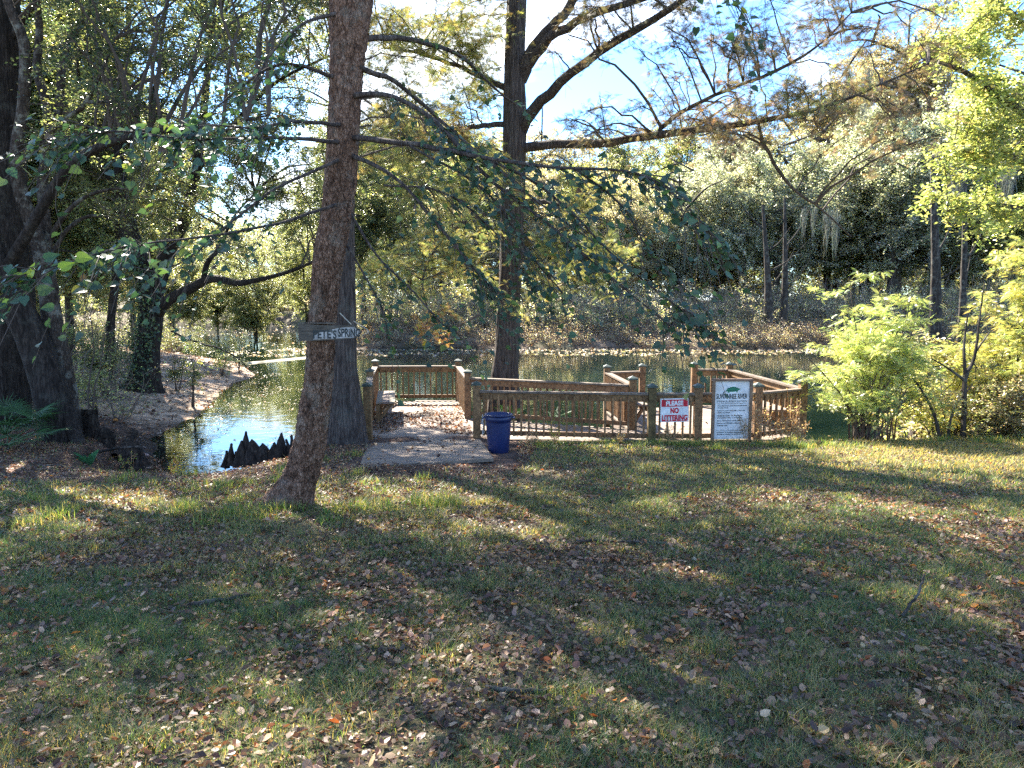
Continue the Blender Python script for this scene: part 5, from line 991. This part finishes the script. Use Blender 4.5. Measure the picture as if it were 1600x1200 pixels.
# ------------------------------------------------------------------ lawn: grass blades and fallen leaves
r = np.random.default_rng(401)
GB = (np.array([[0, -.5, 0], [0, .5, 0], [.12, .4, .5], [.12, -.4, .5], [.42, 0, .95]]), [np.array([[0, 1, 2, 3]]), np.array([[3, 2, 4]])])
def sample(n, y0, y1, half=.88, pad=1.2):
    n = int(n * 1.15)
    y = np.sqrt(y0 ** 2 + (y1 ** 2 - y0 ** 2) * r.random(n)); x = (r.random(n) * 2 - 1) * (y * half + pad); return x, y
def patch(x, y): return fb2(x, y, 1.6, 3, 41) * .6 + fb2(x, y, .45, 2, 43) * .4
mb = MB()
for (n, y0, y1, h, w) in ((190000, 2.3, 5.0, .045, .003), (170000, 5.0, 8.5, .05, .005), (150000, 8.5, 15.2, .06, .009)):
    x, y = sample(n, y0, y1); n = len(x); g = lawnness(x, y); pt = patch(x, y); pr_ = g * sm((pt - .34) / .16) * .93 + .07; right = sm((x - 3) / 5) * .35; k = (r.random(n) < np.clip(pr_ + right * g, 0, 1)) & (sdf(x, y) > .25) & ~((x > -2.5) & (x < .1) & (y > 10.6)); k &= ~((y > 13.75) & (x > -2.9) & (x < 6.1))
    x, y = x[k], y[k]; pt = pt[k]; n = len(x); z = H(x, y); a = r.random(n) * 2 * PI; hh = h * (.35 + .9 * r.random(n)) * (.35 + 1.5 * np.clip(fb2(x, y, 5.5, 2, 49) * 1.6 - .3, 0, 1.2)); ln = .5 + 1.7 * r.random(n)
    Rm = np.zeros((n, 3, 3)); Rm[:, 0, 0] = np.cos(a); Rm[:, 1, 0] = np.sin(a); Rm[:, 0, 1] = -np.sin(a); Rm[:, 1, 1] = np.cos(a); Rm[:, 2, 2] = 1
    dry = np.clip(fb2(x, y, .7, 3, 47) * 1.2 - .28 + .3 * sm((x - 2) / 7) * sm((y - 7) / 4), .05, .75)[:, None]; c = pal(n, [(.06, .12, .055), (.05, .1, .055), (.09, .15, .055), (.14, .19, .07)], None, .25, r); cd = pal(n, [(.3, .26, .12), (.36, .3, .16), (.22, .2, .08)], None, .2, r); c = np.where(r.random((n, 1)) < dry, cd, c)
    scatter(mb, GB[0], GB[1], np.stack([x, y, z - .004], 1), Rm, np.stack([hh * ln * 1.6, np.full(n, w) * (.7 + .6 * r.random(n)), hh], 1), c)
# long tussocks along the edge of the mulch and around the tree foot
tx = [(b1[0] + r.normal() * .3, b1[1] - .15 + r.normal() * .2) for _ in range(9)] + [(b1[0] + .4 + r.random() * 1.4, b1[1] - .05 + r.normal() * .25) for _ in range(12)] + [(b1[0] - .3 - r.random() * 1.0, b1[1] - .5 + r.normal() * .3) for _ in range(8)] + [(-8 + r.random() * 6, 9.4 + r.normal() * .9) for _ in range(16)] + [(.3 + r.random() * 6, 13.1 + r.normal() * .3) for _ in range(46)] + [(-5 + r.random() * 4, 6.8 + r.random() * 2) for _ in range(10)] + [(5 + r.random() * 7, 14.0 + r.normal() * .3) for _ in range(30)] + [(-4 + r.random() * 3.4, 9.2 + r.normal() * .6) for _ in range(7)]
for (cx, cy) in tx:
    n = 70; x = cx + r.normal(size=n) * .09; y = cy + r.normal(size=n) * .07; z = H(x, y); a = r.random(n) * 2 * PI; hh = (.05 + .12 * r.random(n)); Rm = np.zeros((n, 3, 3)); Rm[:, 0, 0] = np.cos(a); Rm[:, 1, 0] = np.sin(a); Rm[:, 0, 1] = -np.sin(a); Rm[:, 1, 1] = np.cos(a); Rm[:, 2, 2] = 1
    c = pal(n, [(.1, .17, .045), (.14, .2, .06), (.3, .28, .13), (.07, .13, .04)], None, .25, r); scatter(mb, GB[0], GB[1], np.stack([x, y, z - .004], 1), Rm, np.stack([hh * 3 * r.random(n), np.full(n, .007), hh], 1), c)
tag(mb.obj('grass', M['grass']), 'patchy short grass with longer tufts along the mulch edge', kind='stuff')
mb = MB()
for (n, y0, y1) in ((26000, 2.3, 5.0), (48000, 5, 9), (52000, 9, 15.4)):
    x, y = sample(n, y0, y1); n = len(x); g = lawnness(x, y); pt = fb2(x, y, .9, 3, 51); right = 1 - .62 * sm((x - 1.5) / 5) * sm((y - 6) / 3); pr_ = (g * sm((pt - .36) / .25) * .75 + .3 * g + (1 - g) * .95) * right; k = (r.random(n) < pr_) & (sdf(x, y) > -.1) & ~((x > -2.5) & (x < .1) & (y > 10.8)); k &= ~((y > 13.9) & (x > -2.9) & (x < 6.1)); x, y = x[k], y[k]; litter(mb, len(x), x, y, H(x, y) + .012 + .014 * r.random(len(x)), .034, r, tilt=.45)
for (n, y0, y1, s_) in ((60000, 2.3, 6.0, .016), (50000, 6, 15.2, .026)):
    x, y = sample(n, y0, y1); n = len(x); k = (sdf(x, y) > 0) & ~((x > -2.5) & (x < .1) & (y > 10.8)) & ~((y > 13.9) & (x > -2.9) & (x < 6.1)); x, y = x[k], y[k]; litter(mb, len(x), x, y, H(x, y) + .004, s_, r, LIT + [(.35, .28, .16)], LW + [8], tilt=.6)
tag(mb.obj('fallen_leaves', M['litter']), 'curled brown and tan leaves scattered over the lawn and mulch', kind='stuff')
mb = MB()
for (n, xr, yr, s_) in ((16000, (-26, -6), (14, 40), .08), (16000, (-30, 60), (50, 72), .17)):
    x = xr[0] + (xr[1] - xr[0]) * r.random(n); y = yr[0] + (yr[1] - yr[0]) * r.random(n); k = sdf(x, y) > .1; x, y = x[k], y[k]; litter(mb, len(x), x, y, H(x, y) + .02, s_, r, LIT + [(.4, .32, .25)], LW + [4])
tag(mb.obj('bank_leaves', M['litter']), 'dry leaves covering the sandy point and the far bank', kind='stuff')
# floating leaves and scum
mb = MB(); 
for (n, xr, yr, s_, th_) in ((2600, (-11, -5.5), (13.5, 34), .05, .66), (5000, (-18, 34), (44, 51.5), .13, .5), (1500, (-34, -14), (46, 100), .16, .55), (500, (-6, 8), (15, 20), .05, .6)):
    x = xr[0] + (xr[1] - xr[0]) * r.random(n); y = yr[0] + (yr[1] - yr[0]) * r.random(n); s = sdf(x, y); k = (s < 0) & (fb2(x, y * .6, .9, 3, 61) + .38 * np.exp(s / 1.3) > th_); x, y = x[k], y[k]; litter(mb, len(x), x, y, np.full(len(x), WZ + .006), s_, r, [(.5, .48, .4), (.6, .56, .48), (.25, .22, .14), (.3, .33, .15)], None, tilt=.03)
tag(mb.obj('floating_leaves', M['litter']), 'pale leaves and scum floating on the water', kind='stuff')
# narrow pale sand across the channel
a_ = onz(385, 568, WZ); b_ = onz(480, 559, WZ); mb = MB(); u = np.linspace(0, 1, 24); ctr = a_[None] * (1 - u[:, None]) + b_[None] * u[:, None]; wv = .15 + .7 * u * (1 + .3 * np.sin(u * 17)); V = np.vstack([ctr + np.array([0, 1, 0]) * (-wv[:, None]) + [0, 0, -.1], ctr + [0, 0, .07], ctr + np.array([0, 1, 0]) * wv[:, None] + [0, 0, -.1]]); mb.add(V, np.array([[i, i + 1, 25 + i, 24 + i] for i in range(23)] + [[24 + i, 25 + i, 49 + i, 48 + i] for i in range(23)])); tag(mb.obj('channel_strip', M['strip'], None, True), 'narrow pale sand crossing the channel', kind='structure')

# ------------------------------------------------------------------ light
AZ = math.radians(28); EL = math.radians(39)
sun = bpy.data.lights.new('sun', 'SUN'); sun.energy = 5.0; sun.angle = math.radians(.5); sun.color = (1.0, .93, .8)
so = bpy.data.objects.new('sun', sun); COL.objects.link(so)
sd = Vector((-math.sin(AZ) * math.cos(EL), math.cos(AZ) * math.cos(EL), math.sin(EL))); so.rotation_euler = sd.to_track_quat('Z', 'Y').to_euler(); so.location = sd * 60
W = bpy.data.worlds.new('World'); S.world = W; W.use_nodes = True; nt = W.node_tree; nt.nodes.clear()
out = nt.nodes.new('ShaderNodeOutputWorld'); bg = nt.nodes.new('ShaderNodeBackground'); sk = nt.nodes.new('ShaderNodeTexSky'); sk.sky_type = 'NISHITA'; sk.sun_disc = False
sk.sun_elevation = EL; sk.sun_rotation = -AZ; sk.air_density = 1.0; sk.dust_density = .15; sk.ozone_density = 3.5
tc = nt.nodes.new('ShaderNodeTexCoord'); mp = nt.nodes.new('ShaderNodeMapping'); mp.inputs['Scale'].default_value = (1.0, 1.0, 2.6); mp.inputs['Rotation'].default_value = (0, .35, .3); nt.links.new(tc.outputs['Generated'], mp.inputs['Vector'])
cn = nt.nodes.new('ShaderNodeTexNoise'); cn.inputs['Scale'].default_value = 2.1; cn.inputs['Detail'].default_value = 8; cn.inputs['Roughness'].default_value = .5; cn.inputs['Distortion'].default_value = .5; nt.links.new(mp.outputs['Vector'], cn.inputs['Vector'])
cf = ramp(nt, cn.outputs['Fac'], [(.52, (0, 0, 0)), (.66, (1, 1, 1))])
mx = mixc(nt, cf, mixc(nt, 1.0, sk.outputs['Color'], (.62, .82, 1.0), 'MULTIPLY'), (6.3, 6.6, 7.0)); nt.links.new(mx, bg.inputs['Color']); bg.inputs['Strength'].default_value = .08; nt.links.new(bg.outputs[0], out.inputs[0])
S.view_settings.view_transform = 'Standard'; S.view_settings.look = 'None'; S.view_settings.exposure = 2.7; S.view_settings.gamma = 1
S.render.engine = 'CYCLES'; S.cycles.max_bounces = 8; S.cycles.diffuse_bounces = 4; S.cycles.glossy_bounces = 3; S.cycles.transmission_bounces = 4; S.cycles.use_denoising = False
